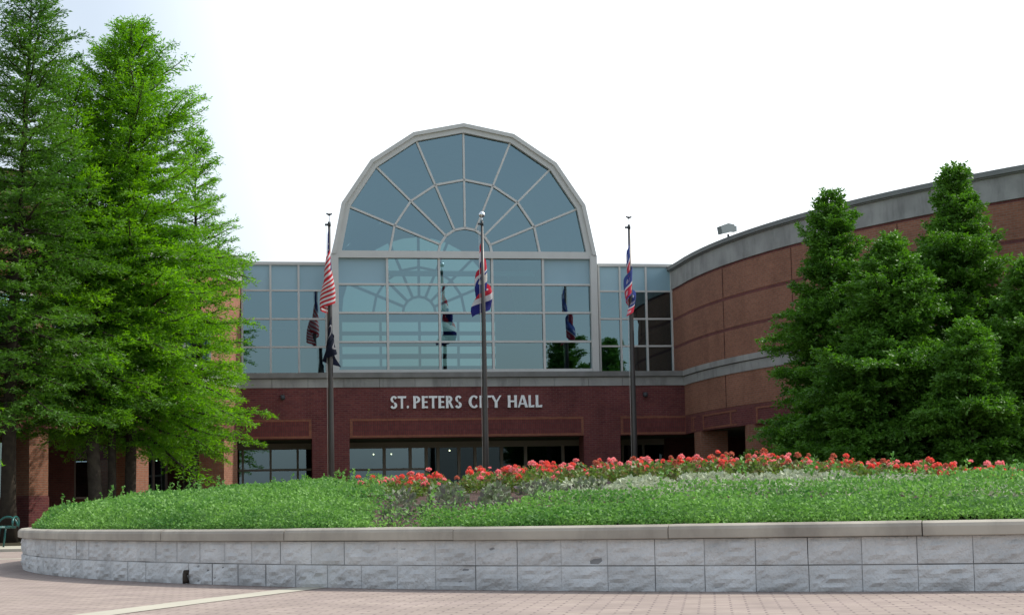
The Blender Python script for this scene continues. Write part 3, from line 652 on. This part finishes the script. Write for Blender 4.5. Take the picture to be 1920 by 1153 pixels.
def panel_on(path_fn, a0, a1, par, n=6):
    """orange brick outline following the curve"""
    pts = [path_fn(a0+(a1-a0)*k/n) for k in range(n+1)]
    sweep(pts, 3.64, 3.70, .015, M['orange_trim'], 'panel_border', par, .1); sweep(pts, 3.20, 3.26, .015, M['orange_trim'], 'panel_border', par, .1)
    for q in (pts[:2], pts[-2:]):
        q2 = [q[0], (q[0][0]*.8+q[1][0]*.2, q[0][1]*.8+q[1][1]*.2)] if q is not pts[-2:] else q
        sweep(q2, 3.26, 3.64, .015, M['orange_trim'], 'panel_border', par, .1)
cols = [1.2, 10.2, 19.5, 29, 38.5, 48]
for a in cols:
    p = arcpt(a); b1 = MB(); b1.box(0, .95, -.45, .45, 0, 3.16); o_ = b1.build('column', M['tan'], rw); o_.location = (p[0]+.005, -p[1], 0); o_.rotation_euler = (0, 0, -R(a))
for a0, a1 in zip(cols[:-1], cols[1:]): panel_on(arcpt, a0+1.4, a1-1.4, rw)
panel_on(arcpt, -.2, .8, rw, 2)
inner = [(x_+3.0, w_) for x_, w_ in pr]
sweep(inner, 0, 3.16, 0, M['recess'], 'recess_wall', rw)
b1 = MB()
for i in range(len(pr)-1): b1.face([(pr[i][0]+.02, -pr[i][1], 3.18), (pr[i+1][0]+.02, -pr[i+1][1], 3.18), (pr[i+1][0]+3.2, -pr[i+1][1], 3.18), (pr[i][0]+3.2, -pr[i][1], 3.18)])
b1.build('soffit', M['soffit'], rw)
b1 = MB()
for i in range(len(pr)-1): b1.face([(pr[i][0]+.1, -pr[i][1], 9.2), (pr[i+1][0]+.1, -pr[i+1][1], 9.2), (40, -pr[i+1][1], 9.2), (40, -pr[i][1], 9.2)])
b1.build('roof', M['roof'], rw)
for a in (7.2, 16.4, 26, 35):      # expansion joints in the brick
    p = arcpt(a); b1 = MB()
    for z0, z1 in ((3.83, 4.89), (5.43, 6.32), (6.44, 7.35), (7.47, 8.45)):
        b1 = MB(); b1.box(-.012, .003, -.009, .009, z0, z1); o_ = b1.build('expansion_joint', M['recess'], rw); o_.location = (p[0]-.004, -p[1], 0); o_.rotation_euler = (0, 0, -R(a))
# left wing
lw = tag(empty('office_wing', tuple(O), YAW), 'sunlit orange brick wing with square columns behind the trees left of the entrance', 'building')
SGN = 1
plp = [(-7.98, -5), (-7.98, -2), (-7.98, 1.0), (-8.55, 2.5), (-9.5, 4.0), (-10.9, 5.5), (-12.0, 6.75), (-13.45, 8.1), (-15.2, 9.7), (-17.5, 11.6), (-20, 13.5), (-24, 16.4)]
plr = resample(plp, .7)
def at_s(s_):
    acc = 0
    for a, c_ in zip(plr[:-1], plr[1:]):
        d = math.hypot(c_[0]-a[0], c_[1]-a[1])
        if acc+d >= s_: f = (s_-acc)/d; return (a[0]+(c_[0]-a[0])*f, a[1]+(c_[1]-a[1])*f)
        acc += d
    return plr[-1]
def seg(s0, s1, n=5): return [at_s(s0+(s1-s0)*k/n) for k in range(n+1)]
def s_of_px(px):      # distance along the wall of the column seen near a given bearing
    best = None
    for s_ in np.arange(5, 28, .05):
        p = L2W(*at_s(s_)); b2 = 960+3000*p.x/p.y
        if best is None or abs(b2-px) < best[0]: best = (abs(b2-px), s_)
    return best[1]
for z0, z1, m_, nm_ in ((3.16, 3.74, 'maroon', 'lower_band'), (3.82, 4.90, 'tan', 'brick_wall'), (7.15, 8.46, 'tan', 'brick_wall')): sweep(plr, z0, z1, 0, M[m_], nm_, lw)
for z0, z1 in ((3.74, 3.82), (8.46, 8.54)): sweep(plr, z0, z1, -.025, M['dark_course'], 'brick_course', lw)
sweep(plr, 4.90, 5.20, .03, M['stone'], 'stone_band', lw); sweep(plr, 5.20, 5.23, -.03, M['stone_dark'], 'groove', lw); sweep(plr, 5.23, 5.42, .08, M['stone'], 'ledge', lw)
sweep(plr, 8.54, 9.20, .04, M['stone'], 'cornice', lw); sweep(plr, 9.20, 9.38, .14, M['cap_metal'], 'roof_edge', lw)
sA, sB, sC, sD = s_of_px(96), s_of_px(266), s_of_px(282), s_of_px(392)
sE = s_of_px(62); sEnd = 33
for s0, s1 in ((0, sD), (sC, sB), (sA, sE)): sweep(seg(s0, s1, 9 if s0 == 0 else 2), 5.42, 7.15, 0, M['tan'], 'brick_wall', lw)
for s0, s1 in ((sD, sC), (sB, sA), (sE, sE+4.5)):
    wf = MB(); n = max(2, round((s1-s0)/1.3)); pp = seg(s0, s1, n)
    for i, p in enumerate(pp): wf.box(p[0]-.04, p[0]+.04, -p[1]-.02, -p[1]+.08, 5.43, 7.14)
    for p, q in zip(pp[:-1], pp[1:]):
        for z in (5.46, 6.85, 7.11): wf.bar((p[0], -p[1]+.04, z), (q[0], -q[1]+.04, z), .07, .08, (0, 0, 1))
    wo = wf.build('window', M['frame'], lw)
    for p, q in zip(pp[:-1], pp[1:]):
        b1 = MB(); b1.face([(p[0], -p[1]+.06, 5.43), (q[0], -q[1]+.06, 5.43), (q[0], -q[1]+.06, 7.14), (p[0], -p[1]+.06, 7.14)]); b1.build('pane', M['glass'], wo)
# floors behind the windows
b1 = MB(); ip = [(x_-3.2, w_-2.0) for x_, w_ in plr]
sweep(ip, 5.2, 7.3, 0, M['interior'], 'interior_wall', lw)
colpx = [(418, 443), (249, 277), (52, 88), (-180, -140)]
for a, b2 in colpx:
    if a < 0: s1, s0 = 24.0, 25.1
    else: s0, s1 = s_of_px(a), s_of_px(b2)
    p, q = at_s(s1), at_s(s0); d = Vector((q[0]-p[0], q[1]-p[1])); ln = d.length; an = math.atan2(-d.y, d.x)
    o_ = empty('column', (p[0], -p[1], 0), an); o_.parent = lw
    b1 = MB(); b1.box(0, ln, -.9, -.005, 1.27, 3.155); b1.build('shaft', M['tan'], o_); b1 = MB(); b1.box(-.02, ln+.02, -.92, .02, 0, 1.22); b1.build('base', M['maroon'], o_)
    b1 = MB(); b1.box(-.005, ln+.005, -.905, 0, 1.22, 1.27); b1.build('brick_course', M['dark_course'], o_)
ip = [(x_-2.0, w_-2.2) for x_, w_ in plr]
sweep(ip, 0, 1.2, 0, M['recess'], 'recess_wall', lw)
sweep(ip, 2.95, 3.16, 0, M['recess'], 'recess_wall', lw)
plr_save = plr; plr = ip
s_ = .3
while s_ < 30:
    sweep(seg(s_, s_+1.4, 2), 1.2, 2.95, 0, M['recess'], 'recess_wall', lw)
    a, c_ = at_s(s_+1.4), at_s(s_+2.9); wf = MB()
    for p in (a, ((a[0]+c_[0])/2, (a[1]+c_[1])/2), c_): wf.box(p[0]-.035, p[0]+.035, -p[1]-.01, -p[1]+.09, 1.2, 2.95)
    wf.bar((a[0], -a[1]-.03, 1.23), (c_[0], -c_[1]-.03, 1.23), .14, .06, (0, 0, 1)); wo = wf.build('window', M['frame_dark'], lw)
    b1 = MB(); b1.face([(a[0], -a[1]+.06, 1.2), (c_[0], -c_[1]+.06, 1.2), (c_[0], -c_[1]+.06, 2.95), (a[0], -a[1]+.06, 2.95)]); b1.build('pane', M['glass_lobby'], wo)
    s_ += 2.9
plr = plr_save
b1 = MB()
for i in range(len(plr)-1): b1.face([(plr[i][0], -plr[i][1], 3.18), (plr[i+1][0], -plr[i+1][1], 3.18), (plr[i+1][0]-3, -plr[i+1][1]+2.5, 3.18), (plr[i][0]-3, -plr[i][1]+2.5, 3.18)])
b1.build('soffit', M['soffit'], lw)
b1 = MB()
for i in range(len(plr)-1): b1.face([(plr[i][0]-.1, -plr[i][1], 9.2), (plr[i+1][0]-.1, -plr[i+1][1], 9.2), (-26, 10, 9.2), (-26, 11, 9.2)])
b1.build('roof', M['roof'], lw)
b1 = MB(); b1.box(-22, -13.4, -7.6, 4, 9.3, 11.0); b1.build('penthouse', M['tan'], lw); b1 = MB(); b1.box(-22.1, -13.3, -7.7, 4.1, 10.55, 10.8); b1.build('penthouse_trim', M['stone'], lw)

# floodlight on the curved roof edge
fl = tag(empty('floodlight', tuple(L2W(*(35.2-27.2*math.cos(R(6.8)), 2+27.2*math.sin(R(6.8))))+Vector((0, 0, 9.38))), R(25)), 'grey box floodlight on a short post on the curved roof edge', 'floodlight')
b1 = MB(); b1.tube([(0.08, 0, -.05), (.05, 0, .32)], .05, 8); b1.build('post', M['black_metal'], fl)
b1 = MB(); pts = [(-.34, -.16, .30), (.18, -.16, .42), (.30, -.16, .70), (-.02, -.16, .74), (-.40, -.16, .60)]
b1.face(pts); b1.face([(p[0], .18, p[2]) for p in pts][::-1])
for i in range(5):
    p, q = pts[i], pts[(i+1) % 5]; b1.face([p, (p[0], .18, p[2]), (q[0], .18, q[2]), q])
b1.build('housing', M['grey_metal'], fl)
b1 = MB(); b1.box(.19, .42, -.12, .14, .44, .66); b1.build('ballast_box', M['grey_metal'], fl)

fl.scale = (.78, .78, .85)
# ------------------------------------------------------------------ flags
def flagmat(name, build):
    m = bpy.data.materials.new(name); m.use_nodes = True; t = m.node_tree; b = t.nodes['Principled BSDF']; b.inputs['Roughness'].default_value = .75; b.inputs['Specular IOR Level'].default_value = .2
    uv = t.nodes.new('ShaderNodeTexCoord'); sp = t.nodes.new('ShaderNodeSeparateXYZ'); t.links.new(uv.outputs['UV'], sp.inputs[0])
    def mth(op, a, c_=None, d=None):
        n = t.nodes.new('ShaderNodeMath'); n.operation = op
        for i, v in enumerate((a, c_, d)):
            if v is None: continue
            if hasattr(v, 'is_linked') or hasattr(v, 'links'): t.links.new(v, n.inputs[i])
            else: n.inputs[i].default_value = v
        return n.outputs[0]
    def mixc(f, a, c_):
        n = t.nodes.new('ShaderNodeMixRGB'); t.links.new(f, n.inputs[0])
        for i, v in ((1, a), (2, c_)):
            if isinstance(v, tuple): n.inputs[i].default_value = (*v, 1)
            else: t.links.new(v, n.inputs[i])
        return n.outputs[0]
    col = build(t, sp.outputs[0], sp.outputs[1], mth, mixc)
    t.links.new(col, b.inputs['Base Color'])
    tl = t.nodes.new('ShaderNodeBsdfTranslucent'); ms = t.nodes.new('ShaderNodeMixShader'); ms.inputs[0].default_value = .35; t.links.new(col, tl.inputs[0])
    t.links.new(b.outputs[0], ms.inputs[1]); t.links.new(tl.outputs[0], ms.inputs[2]); t.links.new(ms.outputs[0], t.nodes['Material Output'].inputs[0]); return m
def us(t, u, v, mth, mixc):
    st = mth('GREATER_THAN', mth('FRACT', mth('MULTIPLY', v, 6.5)), .5)
    c_ = mixc(st, (.62, .035, .05), (.80, .80, .82)); can = mth('MULTIPLY', mth('LESS_THAN', u, .40), mth('GREATER_THAN', v, .46))
    vo = t.nodes.new('ShaderNodeTexVoronoi'); vo.inputs['Scale'].default_value = 16; star = mth('LESS_THAN', vo.outputs[0], .22)
    t.links.new([n for n in t.nodes if n.type == 'TEX_COORD'][0].outputs['UV'], vo.inputs[0])
    return mixc(can, c_, mixc(star, (.03, .04, .17), (.75, .75, .78)))
def mo(t, u, v, mth, mixc):
    c_ = mixc(mth('GREATER_THAN', v, .48), (.025, .03, .20), (.78, .78, .80)); c_ = mixc(mth('GREATER_THAN', v, .76), c_, (.62, .04, .07))
    du = mth('SUBTRACT', u, .5); dv = mth('MULTIPLY', mth('SUBTRACT', v, .5), .62); r_ = mth('SQRT', mth('ADD', mth('MULTIPLY', du, du), mth('MULTIPLY', dv, dv)))
    c_ = mixc(mth('LESS_THAN', r_, .13), c_, (.03, .045, .25)); return mixc(mth('LESS_THAN', r_, .09), c_, (.7, .68, .62))
def city(t, u, v, mth, mixc):
    s_ = mth('ADD', v, mth('MULTIPLY', u, .18)); c_ = mixc(mth('LESS_THAN', s_, .60), (.07, .11, .36), (.82, .82, .85)); c_ = mixc(mth('LESS_THAN', s_, .52), c_, (.65, .04, .08))
    c_ = mixc(mth('LESS_THAN', s_, .16), c_, (.07, .08, .34))
    # rows of pale letter strokes on the blue and the red fields
    row = mth('ADD', mth('LESS_THAN', mth('ABSOLUTE', mth('SUBTRACT', s_, .80)), .075), mth('LESS_THAN', mth('ABSOLUTE', mth('SUBTRACT', s_, .34)), .075))
    w1 = mth('GREATER_THAN', mth('FRACT', mth('MULTIPLY', u, 9)), .6); w2 = mth('GREATER_THAN', mth('FRACT', mth('MULTIPLY', mth('ADD', u, s_), 17)), .35)
    return mixc(mth('MULTIPLY', mth('MULTIPLY', row, w1), mth('MULTIPLY', w2, .85)), c_, (.80, .80, .86))
def pow_(t, u, v, mth, mixc):
    du = mth('SUBTRACT', u, .5); dv = mth('MULTIPLY', mth('SUBTRACT', v, .5), .66); r_ = mth('SQRT', mth('ADD', mth('MULTIPLY', du, du), mth('MULTIPLY', dv, dv)))
    ring = mth('LESS_THAN', mth('ABSOLUTE', mth('SUBTRACT', r_, .2)), .015); return mixc(mth('MULTIPLY', ring, .6), (.012, .016, .035), (.5, .5, .52))
FM = [flagmat('us_flag_cloth', us), flagmat('state_flag_cloth', mo), flagmat('city_flag_cloth', city), flagmat('black_flag_cloth', pow_)]
def flag(name, parent_loc, m, hoist, fly, label, seed, side=-1, spread=.30, droop=.86, back=.14):
    """a limp flag: the hoist runs down the pole, the fly hangs below the top corner in deep folds"""
    g = random.Random(seed); ns, nt = 60, 30; f = []; ph = g.uniform(0, 6.28); ph2 = g.uniform(0, 6.28)
    nf = 2.6
    for i in range(ns+1):
        s_ = i/ns; row = []
        for j in range(nt+1):
            t_ = j/nt       # 1 = top edge
            drop = fly*s_*droop*(1-.10*(1-t_)); z = -(1-t_)*hoist*(1-.35*s_)-drop
            amp = spread*(s_**.8)*(.35+.65*min(1, (-z)/(hoist+fly*.5)))
            x = side*(.09+.30*amp)+amp*math.sin(s_*nf*2*math.pi+ph+.6*(1-t_)*2.2)*(.75+.2*math.sin(3*t_+ph2))
            if s_ < .08: x = side*.09*(1-s_/.08)+x*s_/.08
            y = back*min(1, s_*6)*math.cos(s_*nf*2*math.pi+ph+.8*(1-t_))+.05*math.sin(5*t_+ph2)*s_
            row.append((x, y-.02, z))
        f.append(row)
    b1 = MB()
    for i in range(ns):
        for j in range(nt): b1.face([f[i][j], f[i+1][j], f[i+1][j+1], f[i][j+1]], uvs=[(i/ns, j/nt), ((i+1)/ns, j/nt), ((i+1)/ns, (j+1)/nt), (i/ns, (j+1)/nt)], sm=True)
    o_ = b1.build(name, m); o_.location = parent_loc
    tag(o_, label, 'flag'); return o_
FPOS = [(-5.10, 5.3), (-.13, 5.3), (4.80, 5.3)]
def pole(i, top, label, finial):
    p = L2W(*FPOS[i]); e = tag(empty('flagpole', tuple(p)), label, 'flagpole', 'flagpoles in front of the entrance')
    b1 = MB(); b1.tube([(0, 0, 0), (0, 0, 3), (0, 0, 7), (0, 0, top-.35)], [.098, .092, .07, .042], 14); b1.build('shaft', M['pole'], e)
    b1 = MB(); b1.tube([(0, 0, top-.36), (0, 0, top-.22)], [.055, .05], 10); b1.box(-.14, .0, -.03, .03, top-.34, top-.28); b1.build('truck', M['black_metal'], e)
    b1 = MB(); b1.tube([(0, 0, 0), (0, 0, .06)], [.24, .2], 14); b1.build('base_collar', M['pole'], e)
    if finial == 'ball':
        b1 = MB(); b1.tube([(0, 0, top-.23), (0, 0, top-.08)], .022, 8); b1.sphere((0, 0, top), .105, 8); b1.build('finial', M['silver'], e)
    else:
        b1 = MB(); b1.tube([(0, 0, top-.23), (0, 0, top-.02)], .012, 6); b1.sphere((0, 0, top+.02), .05, 6, (1.1, .8, .8))
        b1.bar((-.09, 0, top+.06), (0, 0, top), .05, .03, (0, 1, 0)); b1.bar((.09, 0, top+.05), (0, 0, top), .05, .03, (0, 1, 0)); b1.build('finial', M['black_metal'], e)
    b1 = MB(); b1.tube([(-.11, -.04, 1.2), (-.105, -.05, 5), (-.10, -.03, top-.33)], .008, 4); b1.build('halyard', M['frame'], e)
    return p
p0 = pole(0, 10.15, 'dark flagpole nearest the trees, carrying the striped flag over a black one', 'eagle')
p1 = pole(1, 10.22, 'dark flagpole with a silver ball top in front of the arch', 'ball')
p2 = pole(2, 10.15, 'dark flagpole on the side of the curved brown wing', 'eagle')
flag('flag', (p0.x, p0.y-.03, 9.83), FM[0], 1.65, 2.35, 'red and white striped flag with starred blue canton hanging limp', 4, -.25, .34)
flag('flag', (p0.x, p0.y-.03, 7.4), FM[3], 1.0, 2.0, 'black flag hanging beneath the striped flag', 9, .1, .36)
flag('flag', (p1.x, p1.y+.20, 9.83), FM[1], 1.5, 2.6, 'red white and blue state flag with round seal hanging limp', 2, -.2, .46)
flag('flag', (p2.x, p2.y-.03, 9.80), FM[2], 1.4, 2.65, 'blue and red flag with white lettering hanging limp', 6, -.4, .30)

# ------------------------------------------------------------------ bench
bn = tag(empty('park_bench', (-10.62, 33.0, .055), R(4)), 'green strap metal bench at the far left end of the planter', 'bench')
b1 = MB()
for k in range(34):
    x_ = .26-k*.056; b1.tube([(x_, -.27, .405), (x_, -.25, .43), (x_, 0, .425), (x_, .22, .43), (x_, .27, .41)], .0115, 6)
b1.tube([(.3, -.27, .405), (-1.65, -.27, .405)], .02, 8); b1.tube([(.3, .27, .405), (-1.65, .27, .405)], .02, 8); b1.build('seat', M['green_metal'], bn)
for x_ in (.36, -1.7):
    b1 = MB(); pts = []
    for k in range(13):
        a = math.pi*k/12; pts.append((x_, -.27*math.cos(a), .50+.12*math.sin(a)))
    b1.tube([(x_, -.27, .36)]+pts+[(x_, .27, .36)], .021, 8); b1.build('armrest', M['green_metal'], bn)
# visible loop of the armrest turned along the bench end
b1 = MB(); pts = [(.40*1-.30+.20*math.cos(math.pi*k/12)+.1, .0, .42+.20*math.sin(math.pi*k/12)) for k in range(13)]
b1.tube(pts, .02, 8); b1.build('armrest', M['green_metal'], bn)
for x_ in (.1, -1.5):
    for y_ in (-.25, .25):
        b1 = MB(); b1.tube([(x_, y_, .40), (x_-.03, y_*1.05, .15), (x_-.05, y_*1.1, 0)], .02, 8); b1.build('leg', M['green_metal'], bn)

# ------------------------------------------------------------------ trees
def make_tree(base, apex, prof, z0, nb, seed, ml, mb, label, leaf=(.120, .030), trunk=.17, dens=1., cat='cypress tree', flat=.45, elev=(-4, 45), extra_trunks=(), twigk=7.6, grp=None, name='cypress_tree', tl=.38):
    g = np.random.default_rng(seed); base = np.array(base, float); apex = np.array(apex, float); Ht = apex[2]-base[2]
    e = empty(name, tuple(base)); tag(e, label, cat, grp)
    ap_ = apex-base; wob = g.normal(size=(2,))*.12
    def axis(t): return np.array([ap_[0]*t+wob[0]*math.sin(t*5), ap_[1]*t+wob[1]*math.sin(t*4+1), Ht*t])
    b1 = MB(); tt = np.linspace(0, .985, 14); b1.tube([axis(t) for t in tt], [max(.012, trunk*(1.25 if i == 0 else 1)*(1-t)**.85) for i, t in enumerate(tt)], 9)
    wood = MB(); P, D, S = [], [], []
    for i in range(nb):
        f = (i+g.random())/nb; t = z0/Ht+(1-z0/Ht)*f**.95*.985; az = i*2.39996+g.normal()*.35; L_ = prof(f)*g.uniform(.62, 1.12)
        if L_ < .12: L_ = .12
        el = R(elev[0]+(elev[1]-elev[0])*f**1.3+g.normal()*7); h = np.array([math.cos(az), math.sin(az), 0]); st = axis(t)
        m_ = 7; pts = []
        bend = g.normal()*.12; side = np.array([-h[1], h[0], 0])
        for k in range(m_+1):
            s_ = k/m_; pts.append(st+h*L_*s_*math.cos(el)+np.array([0, 0, 1])*(L_*s_*math.sin(el)-.16*L_*s_*s_*(1-f)+.03*L_*math.sin(s_*9+i))+side*bend*L_*s_*s_)
        pts = np.array(pts)
        if L_ > .5: wood.tube(pts, [max(.005, .018*L_*(1-k/m_)+.006) for k in range(m_+1)], 4, cap=False)
        nt_ = int(L_*twigk*dens)+3
        for q in range(nt_):
            s_ = .12+.88*(q+g.random())/nt_; k = min(m_-1, int(s_*m_)); c_ = pts[k]+(pts[k+1]-pts[k])*(s_*m_-k); bd = pts[k+1]-pts[k]; bd = bd/(np.linalg.norm(bd)+1e-9)
            for sg_ in (-1, 1):
                tw = (tl*L_*(1-s_)*1.1+.22)*g.uniform(.6, 1.2); td = bd*.65+side*sg_*g.uniform(.5, 1.1)+np.array([0, 0, g.normal()*.22]); td /= np.linalg.norm(td)
                nl = max(3, int(tw/.025*dens)); sl = (np.arange(nl)+g.random(nl))/nl
                pp = c_+td*tw*sl[:, None]; pp[:, 2] -= .10*tw*sl**2; pp += g.normal(size=(nl, 3))*.022
                dd = td*.6+g.normal(size=(nl, 3))*.55; dd[:, 2] *= .55
                P.append(pp); D.append(dd); S.append(leaf[0]*g.uniform(.6, 1.25, nl))
    P = np.concatenate(P); D = np.concatenate(D); S = np.concatenate(S)
    quads('crown', leafquads(P, D, S, leaf[1]*S/leaf[0], g, flat), ml, e)
    b1.build('trunk', mb, e); wood.build('branches', mb, e)
    for q in extra_trunks: pass
    return e, len(P)
def conic(rb, shape=1., bump=.15, top=.25, seed=0):
    ph = seed*1.7
    return lambda f: (rb*(1-f)**shape+top*min(1-f, .05))*(1+bump*math.sin(f*17+ph)+bump*.6*math.sin(f*41+ph*2))*min(1, .72+f*2.2)
cnt = []
CY, CD, JU = M['cypress'], M['cypress_dark'], M['juniper']
T = lambda *a, **k: cnt.append(make_tree(*a, **k)[1])
T((-10.35, 43, 0), (-10.25, 43, 14.1), conic(3.45, .40, .10, .45, 1), 2.6, 270, 1, CY, M['bark'], 'tallest bright green feathery cypress beside the entrance block', trunk=.17)
T((-10.75, 41.5, 0), (-11.6, 41.5, 12.4), conic(2.9, .5, .13, .35, 2), 3.1, 160, 2, CY, M['bark'], 'green cypress whose thick trunk stands leftmost of the three by the columns', trunk=.20)
T((-9.5, 46.5, 0), (-9.0, 46.5, 12.1), conic(2.15, .5, .12, .35, 3), 2.4, 130, 3, CY, M['bark'], 'smaller green cypress behind the tallest one, nearest the glass front', trunk=.13)
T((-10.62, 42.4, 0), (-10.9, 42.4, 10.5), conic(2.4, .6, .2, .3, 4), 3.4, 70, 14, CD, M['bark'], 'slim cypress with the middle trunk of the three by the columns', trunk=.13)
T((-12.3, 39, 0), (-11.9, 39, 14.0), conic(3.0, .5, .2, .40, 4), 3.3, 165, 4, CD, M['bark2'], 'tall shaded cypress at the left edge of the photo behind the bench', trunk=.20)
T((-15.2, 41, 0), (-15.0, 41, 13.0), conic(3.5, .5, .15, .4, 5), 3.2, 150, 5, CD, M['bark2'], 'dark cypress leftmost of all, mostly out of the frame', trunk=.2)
T((-11.9, 33.2, 0), (-12.1, 33.2, 5.2), conic(1.5, .8, .15, .3, 6), 1.8, 40, 6, CY, M['bark'], 'low bright cypress whose branch tips show at the left edge of the photo', trunk=.09)
# right hand group: dense and dark
JK = dict(leaf=(.10, .042), flat=.1, elev=(4, 40), cat='conifer', name='conifer_tree', dens=1.45, twigk=9.5, tl=.42)
T((8.25, 41, 0), (8.35, 41, 8.75), conic(2.45, .66, .12, .16, 7), .4, 180, 7, JU, M['bark2'], 'dark conical conifer at the left of the group by the curved wing', **JK)
T((9.0, 37.6, 0), (8.85, 37.6, 7.0), conic(2.7, .70, .12, .16, 8), .4, 190, 8, JU, M['bark2'], 'shorter bushy conifer in the middle of the group, in front of the others', **JK)
T((11.1, 39.6, 0), (11.1, 39.6, 9.05), conic(2.7, .64, .14, .16, 9), .4, 190, 9, JU, M['bark2'], 'tallest conifer of the group, its tip rising above the cornice', **JK)
T((9.9, 40.8, 0), (9.85, 40.8, 5.9), conic(2.2, .66, .12, .15, 12), .4, 120, 12, JU, M['bark2'], 'dark conifer half hidden behind the gap between the middle and the tallest conifer', **JK)
T((11.9, 36.6, 0), (11.9, 36.6, 6.2), conic(2.4, .68, .12, .15, 10), .4, 150, 10, JU, M['bark2'], 'dark conifer at the right edge of the photo', **JK)
T((10.2, 35.6, 0), (10.15, 35.6, 4.6), conic(1.9, .65, .12, .15, 11), .3, 110, 11, JU, M['bark2'], 'lowest conifer, nearest the red flowers', **JK)
print('leaves', cnt, 'geraniums', gcount)
